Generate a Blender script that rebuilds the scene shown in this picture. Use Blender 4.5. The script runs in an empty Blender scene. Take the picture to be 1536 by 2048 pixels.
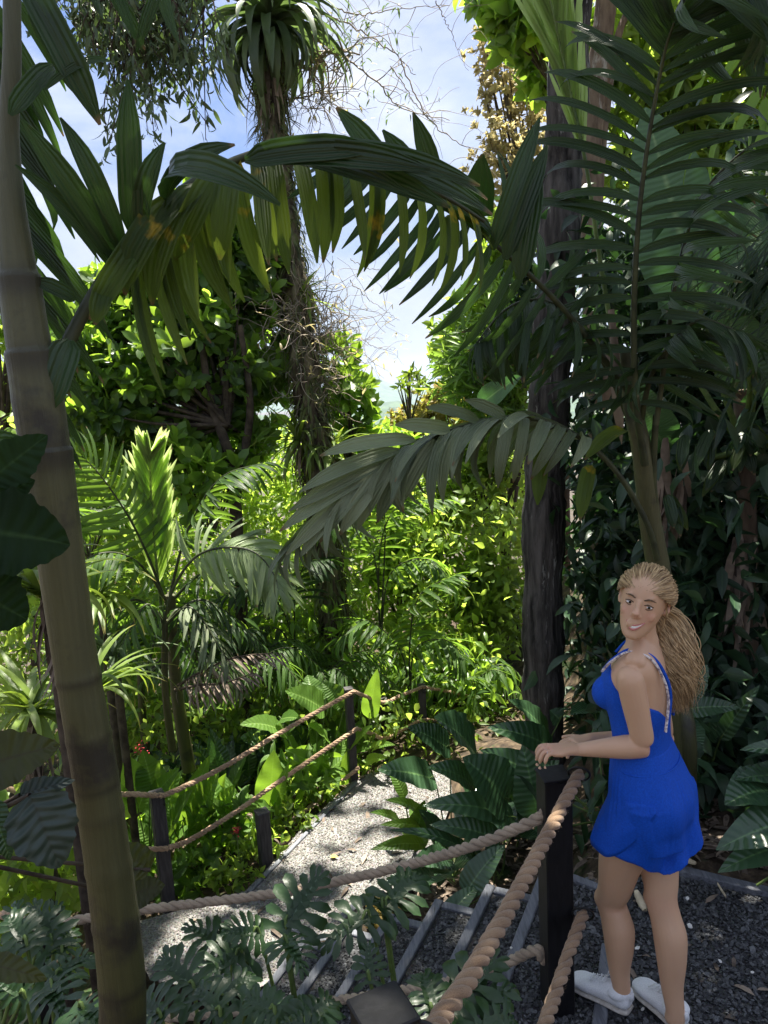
import bpy, bmesh, math, random
import numpy as np
from mathutils import Vector, Matrix, noise
PI = math.pi
R = random.Random(7)
NR = np.random.default_rng(11)
sc = bpy.context.scene
COL = sc.collection

# ------------------------------------------------------------------ camera
CAM_H = 2.29; FOC = 1540.0; PITCH = math.radians(9.5); ROLL = math.radians(3.0)
_f = np.array([0, math.cos(PITCH), -math.sin(PITCH)])
_u = np.array([0, math.sin(PITCH), math.cos(PITCH)])
_r = np.array([1., 0, 0])
CU = _u*math.cos(ROLL) + _r*math.sin(ROLL)
CR = _r*math.cos(ROLL) - _u*math.sin(ROLL)
CC = np.array([0, 0, CAM_H])
def ray(x, y): return _f*FOC + CR*(x-768) - CU*(y-1024)
def W(x, y, d):                       # world point on the sight line at world distance y = d
    v = ray(x, y); return CC + v*(d/v[1])
def G(x, y, z):                       # world point where the sight line meets height z
    v = ray(x, y); return CC + v*((z-CAM_H)/v[2])
cam = bpy.data.cameras.new('camera'); cam_o = bpy.data.objects.new('camera', cam); COL.objects.link(cam_o)
cam.sensor_fit = 'VERTICAL'; cam.sensor_height = 36.0; cam.lens = 36.0*FOC/2048
cam.clip_start = 0.05; cam.clip_end = 20000
m = Matrix.Identity(4)
for i in range(3):
    m[i][0] = CR[i]; m[i][1] = CU[i]; m[i][2] = -_f[i]; m[i][3] = CC[i]
cam_o.matrix_world = m
sc.camera = cam_o

# ------------------------------------------------------------------ helpers
def tag(o, label=None, cat=None, group=None, kind=None):
    if label: o['label'] = label
    if cat: o['category'] = cat
    if group: o['group'] = group
    if kind: o['kind'] = kind
    return o
def empty(name, loc, label=None, cat=None, group=None):
    o = bpy.data.objects.new(name, None); COL.objects.link(o); o.location = [float(a) for a in loc]
    o.empty_display_size = .1
    return tag(o, label, cat, group)
def par(o, p):
    o.parent = p
    if p is not None:
        q = p; off = Vector((0, 0, 0))
        while q is not None: off += q.location; q = q.parent   # parents are only translated
        o.location = Vector(o.location) - off
    return o
def nrm(v):
    v = np.asarray(v, float); n = np.linalg.norm(v, axis=-1, keepdims=True); return v/np.maximum(n, 1e-9)
class Acc:                            # collects vertex/quad arrays for ONE mesh
    def __init__(s): s.v = []; s.f = []; s.uv = []; s.t = []; s.n = 0
    def add(s, v, f, uv=None, t=None):
        v = np.asarray(v, float).reshape(-1, 3); f = np.asarray(f, np.int64).reshape(-1, 4)
        s.v.append(v); s.f.append(f + s.n)
        s.uv.append(np.zeros((len(v), 2)) if uv is None else np.asarray(uv, float))
        if t is None: t = 0.5
        s.t.append(np.full(len(v), t) if np.isscalar(t) else np.asarray(t, float)); s.n += len(v)
    def build(s, name, mat, parent=None, smooth=True):
        me = bpy.data.meshes.new(name)
        v = np.concatenate(s.v); f = np.concatenate(s.f); uv = np.concatenate(s.uv); t = np.concatenate(s.t)
        me.vertices.add(len(v)); me.vertices.foreach_set('co', v.astype(np.float32).ravel())
        me.loops.add(len(f)*4); me.loops.foreach_set('vertex_index', f.astype(np.int32).ravel())
        me.polygons.add(len(f)); me.polygons.foreach_set('loop_start', np.arange(0, len(f)*4, 4, dtype=np.int32))
        me.polygons.foreach_set('loop_total', np.full(len(f), 4, np.int32))
        me.polygons.foreach_set('use_smooth', np.full(len(f), smooth, bool))
        l = me.uv_layers.new(name='uv'); l.data.foreach_set('uv', uv[f.ravel()].astype(np.float32).ravel())
        a = me.attributes.new('tint', 'FLOAT', 'POINT'); a.data.foreach_set('value', t.astype(np.float32))
        me.update(calc_edges=True); me.validate()
        o = bpy.data.objects.new(name, me); COL.objects.link(o); me.materials.append(mat)
        if parent is not None: par(o, parent)
        return o
def grid_faces(nr, nc, wrap=False, off=0):
    i = np.arange(nr-1)[:, None]; j = np.arange(nc if wrap else nc-1)[None, :]; j2 = (j+1) % nc
    a = i*nc+j; b = i*nc+j2; c = (i+1)*nc+j2; d = (i+1)*nc+j
    return np.stack([a, b, c, d], -1).reshape(-1, 4)+off
def spline(pts, n):
    P = np.asarray(pts, float); P = np.vstack([2*P[0]-P[1], P, 2*P[-1]-P[-2]]); m_ = len(P)-3
    t = np.linspace(0, m_, n); i = np.minimum(t.astype(int), m_-1); u = (t-i)[:, None]
    a, b, c, d = P[i], P[i+1], P[i+2], P[i+3]
    return .5*((2*b)+(-a+c)*u+(2*a-5*b+4*c-d)*u*u+(-a+3*b-3*c+d)*u**3)
def tube(acc, pts, rad, n=8, t=.5, jit=0, ell=None, cap=True, vs=1.0):
    P = np.asarray(pts, float); N = len(P); r_ = np.full(N, rad) if np.isscalar(rad) else np.asarray(rad, float)
    T = nrm(np.gradient(P, axis=0)); a0 = np.array([1., 0, 0]) if abs(T[0][0]) < .8 else np.array([0, 0, 1.])
    A = []; prev = nrm(a0-T[0]*np.dot(a0, T[0]))
    for k in range(N):
        prev = nrm(prev-T[k]*np.dot(prev, T[k])); A.append(prev)
    A = np.array(A); B = np.cross(T, A)
    th = np.arange(n)*2*PI/n
    rr = r_[:, None]*np.ones((1, n))
    if jit: rr = rr*(1+jit*NR.standard_normal((N, n)))
    v = P[:, None]+rr[..., None]*(A[:, None]*np.cos(th)[None, :, None]+B[:, None]*np.sin(th)[None, :, None])
    L = np.concatenate([[0], np.cumsum(np.linalg.norm(np.diff(P, axis=0), axis=1))])
    uv = np.stack(np.broadcast_arrays(np.abs(th/PI-1)[None, :], (L*vs)[:, None]), -1).reshape(-1, 2)
    tt = np.repeat(t, n) if not np.isscalar(t) else t
    acc.add(v.reshape(-1, 3), grid_faces(N, n, True), uv, tt)
    if cap:
        for e in (0, -1):
            c = v[e]; acc.add(np.vstack([c, c.mean(0)[None]]), [[k, (k+1) % n, n, n] for k in range(n)] if False else [[k, (k+1) % n, (k+2) % n, n] for k in range(0, n, 2)], None, (t if np.isscalar(t) else t[e]))
def box_v(acc, c, ax, ay, az, hx, hy, hz, t=.5, bev=.004):
    # bevelled box: 3 shells of 8 points would be heavy; use chamfered top rings
    ax, ay, az = map(np.asarray, (ax, ay, az)); c = np.asarray(c, float)
    rings = []
    for z, s in ((-hz, bev), (-hz+bev, 0), (hz-bev, 0), (hz, bev)):
        x, y = hx-s, hy-s; b = bev
        for px, py in ((-x+b, -y), (x-b, -y), (x, -y+b), (x, y-b), (x-b, y), (-x+b, y), (-x, y-b), (-x, -y+b)):
            rings.append(c+ax*px+ay*py+az*z)
    v = np.array(rings); acc.add(v, grid_faces(4, 8, True), None, t)
    for k in (0, 24):
        q = v[k:k+8]; acc.add(q, [[0, 1, 2, 3], [0, 3, 4, 7], [4, 5, 6, 7]], None, t)

def leaf(shape, L=1., Wd=.3, nr=8, nc=5, bend=.6, fold=.25, wave=0, twist=0, wfreq=3, lobes=None, seed=0):
    """template: base at origin, along +Y, normal +Z; bend = total droop angle; fold >0 raises edges"""
    t = np.linspace(0, 1, nr); w = np.array([shape(x) for x in t])*Wd/2
    ang = bend*t**1.2
    dy = np.cos(ang); dz = -np.sin(ang); st = L/(nr-1)
    y = np.concatenate([[0], np.cumsum((dy[1:]+dy[:-1])/2*st)]); z = np.concatenate([[0], np.cumsum((dz[1:]+dz[:-1])/2*st)])
    ny = -dz; nz = dy
    u = np.linspace(-1, 1, nc)
    X = w[:, None]*u[None]*math.cos(fold); H = w[:, None]*np.abs(u)[None]*math.sin(fold)
    if wave: H = H+wave*w[:, None]*np.sin(t[:, None]*2*PI*wfreq+u[None]*2+seed)*np.abs(u)[None]
    Z0 = np.zeros_like(X)
    v = np.stack([X, y[:, None]+Z0, z[:, None]+Z0], -1)
    hv = np.stack([Z0, H*np.sin(ang)[:, None], H*np.cos(ang)[:, None]], -1)
    if twist:
        a = (twist*t)[:, None]; v[..., 2] += v[..., 0]*np.sin(a); v[..., 0] *= np.cos(a)
    uv = np.stack(np.broadcast_arrays((u/2+.5)[None], t[:, None]), -1)
    return v.reshape(-1, 3), grid_faces(nr, nc), uv.reshape(-1, 2), hv.reshape(-1, 3)
def inst(acc, tm, O, D, U, s=1., ws=None, t=.5):
    """put template tm at O (n,3) along D with up U; s length scale, ws width scale"""
    V, F, UV, HV = tm; O = np.atleast_2d(O); n = len(O)
    D = nrm(np.broadcast_to(D, (n, 3))); U = np.broadcast_to(U, (n, 3)).astype(float)
    U = U-D*np.sum(U*D, 1, keepdims=True); U = nrm(np.where(np.linalg.norm(U, axis=1, keepdims=True) < 1e-3, np.array([[.3, .5, .1]]), U))
    X = np.cross(D, U); s = np.broadcast_to(s, (n,)); ws = s if ws is None else np.broadcast_to(ws, (n,))
    sc_, wc = s[:, None, None], ws[:, None, None]
    v = O[:, None]+V[None, :, 0:1]*X[:, None]*wc+(V[None, :, 1:2]*sc_+HV[None, :, 1:2]*wc)*D[:, None]+(V[None, :, 2:3]*sc_+HV[None, :, 2:3]*wc)*U[:, None]
    f = (F[None]+(np.arange(n)*len(V))[:, None, None])
    t = np.repeat(np.broadcast_to(t, (n,)), len(V))
    acc.add(v.reshape(-1, 3), f.reshape(-1, 4), np.tile(UV, (n, 1)), t)
def rdir(n):
    v = NR.standard_normal((n, 3)); return nrm(v)
sh_lance = lambda x: max(.02, math.sin(PI*min(1, x**.75))**.9*(1-x*.15)) if 0 < x < 1 else .02
sh_ovate = lambda x: max(.02, (math.sin(PI*x**.6))**.75)
sh_obov = lambda x: max(.03, (math.sin(PI*min(1, x**1.5)))**.8)
sh_strap = lambda x: max(.03, min(1, .55+x*3)*min(1, (1-x)*2.2)**.8)
sh_lobed = lambda x: max(.02, (math.sin(PI*x**.6))**.75*(1+.05*math.sin(x*41+1.3*math.sin(x*9))+.03*math.sin(x*17)))
sh_leaflet = lambda x: max(.05, min(1, .25+x*5)*min(1, (1.02-x)*3.0)**.8)

# ------------------------------------------------------------------ materials
def newmat(name):
    m_ = bpy.data.materials.new(name); m_.use_nodes = True; nt = m_.node_tree
    for n in list(nt.nodes): nt.nodes.remove(n)
    out = nt.nodes.new('ShaderNodeOutputMaterial'); return m_, nt, out
def nd(nt, typ, **kw):
    n = nt.nodes.new(typ)
    for k, v in kw.items():
        if k.startswith('i_'):
            key = k[2:].replace('_', ' ')
            n.inputs[key].default_value = v
        else: setattr(n, k, v)
    return n
def lk(nt, a, b): nt.links.new(a, b)
def mth(nt, op, a, b=None, c=None):
    n = nt.nodes.new('ShaderNodeMath'); n.operation = op
    for i, q in enumerate((a, b, c)):
        if q is None: continue
        if isinstance(q, (int, float)): n.inputs[i].default_value = q
        else: nt.links.new(q, n.inputs[i])
    return n.outputs[0]
def mixc(nt, fac, a, b, bt='MIX'):
    n = nt.nodes.new('ShaderNodeMix'); n.data_type = 'RGBA'; n.blend_type = bt
    for s, q in ((n.inputs[0], fac), (n.inputs[6], a), (n.inputs[7], b)):
        if isinstance(q, (int, float)): s.default_value = q
        elif isinstance(q, (tuple, list)): s.default_value = (*q[:3], 1)
        else: nt.links.new(q, s)
    return n.outputs[2]
def leafmat(name, dark, light, trans, tfac=.35, rough=.42, spec=.5, rib=None, veins=0, vang=1.0, spots=None, vdep=.15, edge=None, pleat=0):
    m_, nt, out = newmat(name)
    at = nd(nt, 'ShaderNodeAttribute', attribute_name='tint'); uv = nd(nt, 'ShaderNodeUVMap', uv_map='uv')
    geo = nd(nt, 'ShaderNodeNewGeometry')
    nz = nd(nt, 'ShaderNodeTexNoise', i_Scale=9.0, i_Detail=3.0); lk(nt, geo.outputs['Position'], nz.inputs['Vector'])
    f = mth(nt, 'ADD', at.outputs['Fac'], mth(nt, 'MULTIPLY', mth(nt, 'SUBTRACT', nz.outputs[0], .5), .5))
    f = mth(nt, 'MINIMUM', mth(nt, 'MAXIMUM', f, 0.), 1.)
    base = mixc(nt, f, dark, light)
    sx = nd(nt, 'ShaderNodeSeparateXYZ'); lk(nt, uv.outputs[0], sx.inputs[0])
    au = mth(nt, 'ABSOLUTE', mth(nt, 'SUBTRACT', sx.outputs[0], .5))
    if rib:
        k = mth(nt, 'SUBTRACT', 1., mth(nt, 'MULTIPLY', au, 22.)); k = mth(nt, 'MAXIMUM', k, 0.)
        base = mixc(nt, k, base, rib)
    bs = nd(nt, 'ShaderNodeBsdfPrincipled', i_Roughness=rough)
    bs.inputs['Specular IOR Level'].default_value = spec
    tr = nd(nt, 'ShaderNodeBsdfTranslucent')
    tcol = mixc(nt, f, [c*.42 for c in trans], trans)
    if pleat:
        w = mth(nt, 'SINE', mth(nt, 'MULTIPLY', au, pleat*6.283))
        n5 = nd(nt, 'ShaderNodeTexNoise', i_Scale=1.0, i_Detail=3.0); m5 = nd(nt, 'ShaderNodeMapping'); m5.inputs['Scale'].default_value = (26, 1.6, 1); lk(nt, uv.outputs[0], m5.inputs[0]); lk(nt, m5.outputs[0], n5.inputs['Vector'])
        base = mixc(nt, mth(nt, 'MULTIPLY', n5.outputs[0], .55), base, [c*.45 for c in light])
        tip = mth(nt, 'MULTIPLY', mth(nt, 'MINIMUM', mth(nt, 'MAXIMUM', mth(nt, 'MULTIPLY', mth(nt, 'SUBTRACT', sx.outputs[1], .93), 20.), 0.), 1.), mth(nt, 'MINIMUM', mth(nt, 'MAXIMUM', mth(nt, 'MULTIPLY', mth(nt, 'SUBTRACT', nz.outputs[0], .48), 12.), 0.), 1.))
        base = mixc(nt, tip, base, (.22, .15, .07)); tcol = mixc(nt, tip, tcol, (.2, .12, .05))
        bp = nd(nt, 'ShaderNodeBump', i_Strength=.6, i_Distance=.0025); lk(nt, mth(nt, 'ADD', w, n5.outputs[0]), bp.inputs['Height']); lk(nt, bp.outputs[0], bs.inputs['Normal'])
    elif veins:
        w = mth(nt, 'SINE', mth(nt, 'SUBTRACT', mth(nt, 'MULTIPLY', sx.outputs[1], veins*6.283), mth(nt, 'MULTIPLY', au, vang*12.)))
        base = mixc(nt, mth(nt, 'MULTIPLY', mth(nt, 'ADD', w, 1.), vdep*.5), base, [min(1, c*.35) for c in light])
        bp = nd(nt, 'ShaderNodeBump', i_Strength=.5, i_Distance=.003); lk(nt, w, bp.inputs['Height']); lk(nt, bp.outputs[0], bs.inputs['Normal'])
    else:
        nb = nd(nt, 'ShaderNodeTexNoise', i_Scale=60.0, i_Detail=2.0); lk(nt, geo.outputs['Position'], nb.inputs['Vector'])
        bp = nd(nt, 'ShaderNodeBump', i_Strength=.25, i_Distance=.004); lk(nt, nb.outputs[0], bp.inputs['Height']); lk(nt, bp.outputs[0], bs.inputs['Normal'])
    if spots:
        vz = nd(nt, 'ShaderNodeTexNoise', i_Scale=spots[1], i_Detail=4.0, i_Roughness=.65); lk(nt, geo.outputs['Position'], vz.inputs['Vector'])
        k = mth(nt, 'MULTIPLY', mth(nt, 'SUBTRACT', vz.outputs[0], spots[2]), 14.); k = mth(nt, 'MINIMUM', mth(nt, 'MAXIMUM', k, 0.), 1.)
        base = mixc(nt, k, base, spots[0]); tcol = mixc(nt, k, tcol, [c*1.3 for c in spots[0]])
    if edge:
        k = mth(nt, 'MINIMUM', mth(nt, 'MAXIMUM', mth(nt, 'MULTIPLY', mth(nt, 'SUBTRACT', sx.outputs[1], .86), 9.), 0.), 1.)
        k = mth(nt, 'MULTIPLY', k, .8); base = mixc(nt, k, base, edge); tcol = mixc(nt, k, tcol, edge)
    lk(nt, base, bs.inputs['Base Color']); lk(nt, tcol, tr.inputs['Color'])
    mx = nd(nt, 'ShaderNodeMixShader'); mx.inputs[0].default_value = tfac
    lk(nt, bs.outputs[0], mx.inputs[1]); lk(nt, tr.outputs[0], mx.inputs[2]); lk(nt, mx.outputs[0], out.inputs[0])
    return m_
def surf(name, cols, scale=8., detail=6., rough=.85, bump=.4, bdist=.01, stretch=(1, 1, 1), ramp=(.35, .65), scale2=None, col2=None, thr=.6, spec=.3, vor=None):
    m_, nt, out = newmat(name)
    tc = nd(nt, 'ShaderNodeTexCoord'); mp = nd(nt, 'ShaderNodeMapping'); mp.inputs['Scale'].default_value = stretch
    lk(nt, tc.outputs['Object'], mp.inputs[0])
    nz = nd(nt, 'ShaderNodeTexNoise', i_Scale=scale, i_Detail=detail, i_Roughness=.6); lk(nt, mp.outputs[0], nz.inputs['Vector'])
    rp = nd(nt, 'ShaderNodeValToRGB'); cr = rp.color_ramp
    cr.elements[0].position = ramp[0]; cr.elements[0].color = (*cols[0], 1); cr.elements[1].position = ramp[1]; cr.elements[1].color = (*cols[-1], 1)
    if len(cols) == 3:
        e = cr.elements.new((ramp[0]+ramp[1])/2); e.color = (*cols[1], 1)
    lk(nt, nz.outputs[0], rp.inputs[0]); c = rp.outputs[0]; h = nz.outputs[0]
    if col2:
        n2 = nd(nt, 'ShaderNodeTexNoise', i_Scale=scale2, i_Detail=5.0, i_Roughness=.7); lk(nt, mp.outputs[0], n2.inputs['Vector'])
        k = mth(nt, 'MULTIPLY', mth(nt, 'SUBTRACT', n2.outputs[0], thr), 12.); k = mth(nt, 'MINIMUM', mth(nt, 'MAXIMUM', k, 0.), 1.)
        c = mixc(nt, k, c, col2)
    bs = nd(nt, 'ShaderNodeBsdfPrincipled', i_Roughness=rough); bs.inputs['Specular IOR Level'].default_value = spec
    if vor:
        vr = nd(nt, 'ShaderNodeTexVoronoi', i_Scale=vor); lk(nt, tc.outputs['Object'], vr.inputs['Vector'])
        c = mixc(nt, .55, c, vr.outputs['Color'], 'SOFT_LIGHT'); 
        hs = nd(nt, 'ShaderNodeHueSaturation'); hs.inputs['Saturation'].default_value = .35; lk(nt, c, hs.inputs['Color']); c = hs.outputs[0]
        h = mth(nt, 'SUBTRACT', 1., vr.outputs['Distance'])
        dk = mth(nt, 'MINIMUM', mth(nt, 'MULTIPLY', vr.outputs['Distance'], 1.0), 1.)
    bp = nd(nt, 'ShaderNodeBump', i_Strength=bump, i_Distance=bdist); lk(nt, h, bp.inputs['Height'])
    lk(nt, c, bs.inputs['Base Color']); lk(nt, bp.outputs[0], bs.inputs['Normal']); lk(nt, bs.outputs[0], out.inputs[0])
    return m_
def tintmat(name, dark, light, rough=.8, nscale=30., bump=.3, bdist=.004, stretch=(1, 1, 1), spec=.3, sheen=0):
    """colour from per-piece tint attribute plus noise"""
    m_, nt, out = newmat(name)
    at = nd(nt, 'ShaderNodeAttribute', attribute_name='tint'); tc = nd(nt, 'ShaderNodeTexCoord'); mp = nd(nt, 'ShaderNodeMapping')
    mp.inputs['Scale'].default_value = stretch; lk(nt, tc.outputs['Object'], mp.inputs[0])
    nz = nd(nt, 'ShaderNodeTexNoise', i_Scale=nscale, i_Detail=4.0); lk(nt, mp.outputs[0], nz.inputs['Vector'])
    f = mth(nt, 'ADD', at.outputs['Fac'], mth(nt, 'MULTIPLY', mth(nt, 'SUBTRACT', nz.outputs[0], .5), .8)); f = mth(nt, 'MINIMUM', mth(nt, 'MAXIMUM', f, 0.), 1.)
    bs = nd(nt, 'ShaderNodeBsdfPrincipled', i_Roughness=rough); bs.inputs['Specular IOR Level'].default_value = spec
    if sheen: bs.inputs['Sheen Weight'].default_value = sheen
    bp = nd(nt, 'ShaderNodeBump', i_Strength=bump, i_Distance=bdist); lk(nt, nz.outputs[0], bp.inputs['Height']); lk(nt, bp.outputs[0], bs.inputs['Normal'])
    lk(nt, mixc(nt, f, dark, light), bs.inputs['Base Color']); lk(nt, bs.outputs[0], out.inputs[0]); return m_
# ------------------------------------------------------------------ world + sun
SUN_EL = math.radians(73); SUN_AZ = math.radians(15)      # azimuth from +Y towards +X
w = bpy.data.worlds.new('World'); sc.world = w; w.use_nodes = True; nt = w.node_tree
for n in list(nt.nodes): nt.nodes.remove(n)
wo = nd(nt, 'ShaderNodeOutputWorld'); bg = nd(nt, 'ShaderNodeBackground'); bg.inputs[1].default_value = .052
sky = nd(nt, 'ShaderNodeTexSky'); sky.sky_type = 'NISHITA'; sky.sun_disc = False; sky.sun_elevation = SUN_EL; sky.sun_rotation = SUN_AZ
sky.air_density = 1.0; sky.dust_density = 1.5
tc = nd(nt, 'ShaderNodeTexCoord'); mp = nd(nt, 'ShaderNodeMapping'); mp.inputs['Scale'].default_value = (1.0, 1.0, 2.2); mp.inputs['Location'].default_value = (.35, .1, .2)
lk(nt, tc.outputs['Generated'], mp.inputs[0])
nz = nd(nt, 'ShaderNodeTexNoise', i_Scale=2.6, i_Detail=7.0, i_Roughness=.55, i_Distortion=.4); lk(nt, mp.outputs[0], nz.inputs['Vector'])
rp = nd(nt, 'ShaderNodeValToRGB'); rp.color_ramp.elements[0].position = .36; rp.color_ramp.elements[1].position = .60
lk(nt, nz.outputs[0], rp.inputs[0])
n2 = nd(nt, 'ShaderNodeTexNoise', i_Scale=5.0, i_Detail=6.0, i_Roughness=.6); lk(nt, mp.outputs[0], n2.inputs['Vector'])
cloud = mixc(nt, n2.outputs[0], (2.6, 3.0, 4.0), (5.9, 6.0, 6.4))
skyb = mixc(nt, 1.0, sky.outputs[0], (.46, .55, .76), 'MULTIPLY')
sx = nd(nt, 'ShaderNodeSeparateXYZ'); lk(nt, tc.outputs['Generated'], sx.inputs[0])
low = mth(nt, 'MULTIPLY', mth(nt, 'MAXIMUM', mth(nt, 'SUBTRACT', 1., mth(nt, 'MULTIPLY', mth(nt, 'ABSOLUTE', sx.outputs[2]), 3.2)), 0.), .9)
allsky = mixc(nt, mth(nt, 'MULTIPLY', rp.outputs[0], .93), skyb, cloud)
lk(nt, mixc(nt, low, allsky, mixc(nt, n2.outputs[0], (2.0, 2.35, 3.0), (3.6, 3.8, 4.3))), bg.inputs[0]); lk(nt, bg.outputs[0], wo.inputs[0])
sun = bpy.data.lights.new('sun', 'SUN'); sun.energy = 5.0; sun.angle = math.radians(.5); sun.color = (1, .94, .82)
so = bpy.data.objects.new('sun', sun); COL.objects.link(so)
SD = np.array([math.sin(SUN_AZ)*math.cos(SUN_EL), math.cos(SUN_AZ)*math.cos(SUN_EL), math.sin(SUN_EL)])
so.rotation_euler = Vector(SD).to_track_quat('Z', 'Y').to_euler(); so.location = (0, 0, 30)
sc.view_settings.view_transform = 'Standard'; sc.view_settings.look = 'None'; sc.view_settings.gamma = 1
sc.view_settings.exposure = 2.12
cy = sc.cycles; cy.max_bounces = 8; cy.diffuse_bounces = 4; cy.transmission_bounces = 6; cy.glossy_bounces = 3; cy.transparent_max_bounces = 8; cy.use_denoising = True
cy.sample_clamp_indirect = 6.0

# ------------------------------------------------------------------ materials
M = {}
M['soil'] = surf('soil', [(.018, .013, .009), (.05, .035, .022), (.11, .08, .05)], 14, 8, .95, .8, .02, col2=(.02, .04, .01), scale2=3., thr=.56)
M['gravel_dark'] = tintmat('dark_gravel', (.020, .021, .023), (.16, .165, .172), .8, 60., .4, .002)
M['gravel_light'] = tintmat('pale_gravel', (.12, .113, .103), (.235, .222, .205), .85, 60., .4, .002)
M['gravel_bed'] = surf('gravel_bed', [(.012, .013, .015), (.05, .052, .058)], 60, 4, .9, .8, .006, vor=150)
M['path_bed'] = surf('path_bed', [(.13, .122, .112), (.21, .2, .185)], 90, 6, .95, .8, .006, vor=140, col2=(.1, .085, .05), scale2=2.2, thr=.6)
M['timber'] = surf('weathered_timber', [(.085, .09, .105), (.17, .18, .205)], 6, 6, .75, .4, .004, (12, 1, 12), scale2=9., col2=(.03, .03, .034), thr=.6)
M['post'] = surf('dark_post_paint', [(.004, .004, .005), (.010, .010, .012)], 10, 6, .55, .3, .003, (6, 6, 1))
M['post_far'] = surf('weathered_post', [(.03, .028, .03), (.065, .06, .062)], 10, 6, .7, .3, .003, (8, 8, 1))
M['metal'] = surf('black_metal', [(.01, .01, .01), (.02, .02, .02)], 40, 2, .4, .1, .001)
def rope_mat(name, a, b):
    m_, nt, out = newmat(name)
    uv = nd(nt, 'ShaderNodeUVMap', uv_map='uv'); at = nd(nt, 'ShaderNodeAttribute', attribute_name='tint')
    mp = nd(nt, 'ShaderNodeMapping'); mp.inputs['Scale'].default_value = (16, 60, 1); lk(nt, uv.outputs[0], mp.inputs[0])
    nz = nd(nt, 'ShaderNodeTexNoise', i_Scale=1.0, i_Detail=4.0, i_Distortion=.3); lk(nt, mp.outputs[0], nz.inputs['Vector'])
    geo = nd(nt, 'ShaderNodeNewGeometry'); n3 = nd(nt, 'ShaderNodeTexNoise', i_Scale=9.0, i_Detail=5.0); lk(nt, geo.outputs['Position'], n3.inputs['Vector'])
    f = mth(nt, 'MULTIPLY', mth(nt, 'ADD', nz.outputs[0], n3.outputs[0]), .5)
    rp = nd(nt, 'ShaderNodeValToRGB'); rp.color_ramp.elements[0].position = .34; rp.color_ramp.elements[1].position = .66
    rp.color_ramp.elements[0].color = (*a, 1); rp.color_ramp.elements[1].color = (*b, 1); lk(nt, f, rp.inputs[0])
    bs = nd(nt, 'ShaderNodeBsdfPrincipled', i_Roughness=.85); bs.inputs['Sheen Weight'].default_value = .2
    bp = nd(nt, 'ShaderNodeBump', i_Strength=.7, i_Distance=.003); lk(nt, nz.outputs[0], bp.inputs['Height']); lk(nt, bp.outputs[0], bs.inputs['Normal'])
    lk(nt, rp.outputs[0], bs.inputs['Base Color']); lk(nt, bs.outputs[0], out.inputs[0]); return m_
M['rope'] = rope_mat('manila_rope', (.14, .080, .042), (.38, .25, .145))
M['rope_grey'] = rope_mat('grey_manila_rope', (.17, .125, .085), (.45, .35, .25))
M['rope_tan'] = rope_mat('tan_rope', (.2, .12, .07), (.5, .34, .22))

# ------------------------------------------------------------------ terrain
ST_O = np.array([.54, 2.50]); ST_D = np.array([-.907, .421]); ST_E = np.array([.421, .907]); RISE = .15; RUN = .273; S0 = .21; EW = .757
CPT = np.array([(1, 2.5, -.10), (2.5, 3, 0.05), (1.5, 3.6, -.04), (4, 4, .8), (2.2, 5, .0), (3, 7, .6), (.6, .3, .55), (2.2, .5, .5), (-.4, 4.9, -.97), (-1.6, 3.9, -1.05), (-1.3, 4.9, -1.05),
                (-2.5, 5, -1.2), (-1, 2.3, -.75), (-.3, 1.8, -.25), (-2, 1.6, -.9), (-3, 3, -1.2), (-1, 7, -1.25), (1, 7, -.9), (.9, 5, -.7), (.55, 4.1, -.5), (-3, 8, -2.), (0, 10, -2.2), (4, 10, -.2), (-6, 10, -3.2),
                (8, 6, 2.), (-8, 3, -2.6), (0, -4, 1.2), (6, -2, 2.), (-6, -3, 0), (0, 15, -4.), (8, 15, 0.), (-9, 16, -5.), (.1, 4.05, -.86), (-.6, 6.2, -1.0)])
def hgt(x, y):
    d2 = (CPT[:, 0]-x)**2+(CPT[:, 1]-y)**2+.02; wq = d2**-1.6; z = float((wq*CPT[:, 2]).sum()/wq.sum())
    r = math.hypot(x, y)
    if r > 14:
        k = min(1, (r-14)/12.); zz = -4.-.36*(r-14)+1.5*math.sin(x*.05)+1.2*math.sin(y*.04+1)
        if y < 0 or x > abs(y)*.9: zz = 1.+.1*(r-14)
        zz = max(zz, -130+4*math.sin(x*.003)*math.cos(y*.002)) ; z = z*(1-k)+zz*k
    z += .02*math.sin(x*7.1+y*3.3)+.015*math.sin(x*13.7-y*11.1)
    s = (x-ST_O[0])*ST_D[0]+(y-ST_O[1])*ST_D[1]; e = (x-ST_O[0])*ST_E[0]+(y-ST_O[1])*ST_E[1]
    if -.6 < e < EW+.06 and s > -.3 and s < 2.1:
        k = max(0, math.ceil((s-S0)/RUN)); z = min(z, -RISE*k-.12)
    if s < .1 and -.5 < e < 1.15 and x < 2.2: z = min(z, -.06)
    if -1.75 < x < .45 and 3.95 < y < 6.4: z = min(z, -.90)
    return z
xs = np.concatenate([-np.geomspace(6000, 7.5, 46), np.linspace(-7, 7, 190), np.geomspace(7.5, 6000, 46)])
ys = np.concatenate([-np.geomspace(400, 5.2, 18), np.linspace(-5, 12, 210), np.geomspace(12.3, 6000, 60)])
HX, HY = np.meshgrid(xs, ys); HZ = np.array([[hgt(a, b) for a in xs] for b in ys])
ac = Acc(); ac.add(np.stack([HX, HY, HZ], -1).reshape(-1, 3), grid_faces(len(ys), len(xs)))
tag(ac.build('ground', M['soil']), 'dark leaf-littered garden soil', kind='structure')

def poly_sheet(name, pts, z, mat):
    pass
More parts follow.
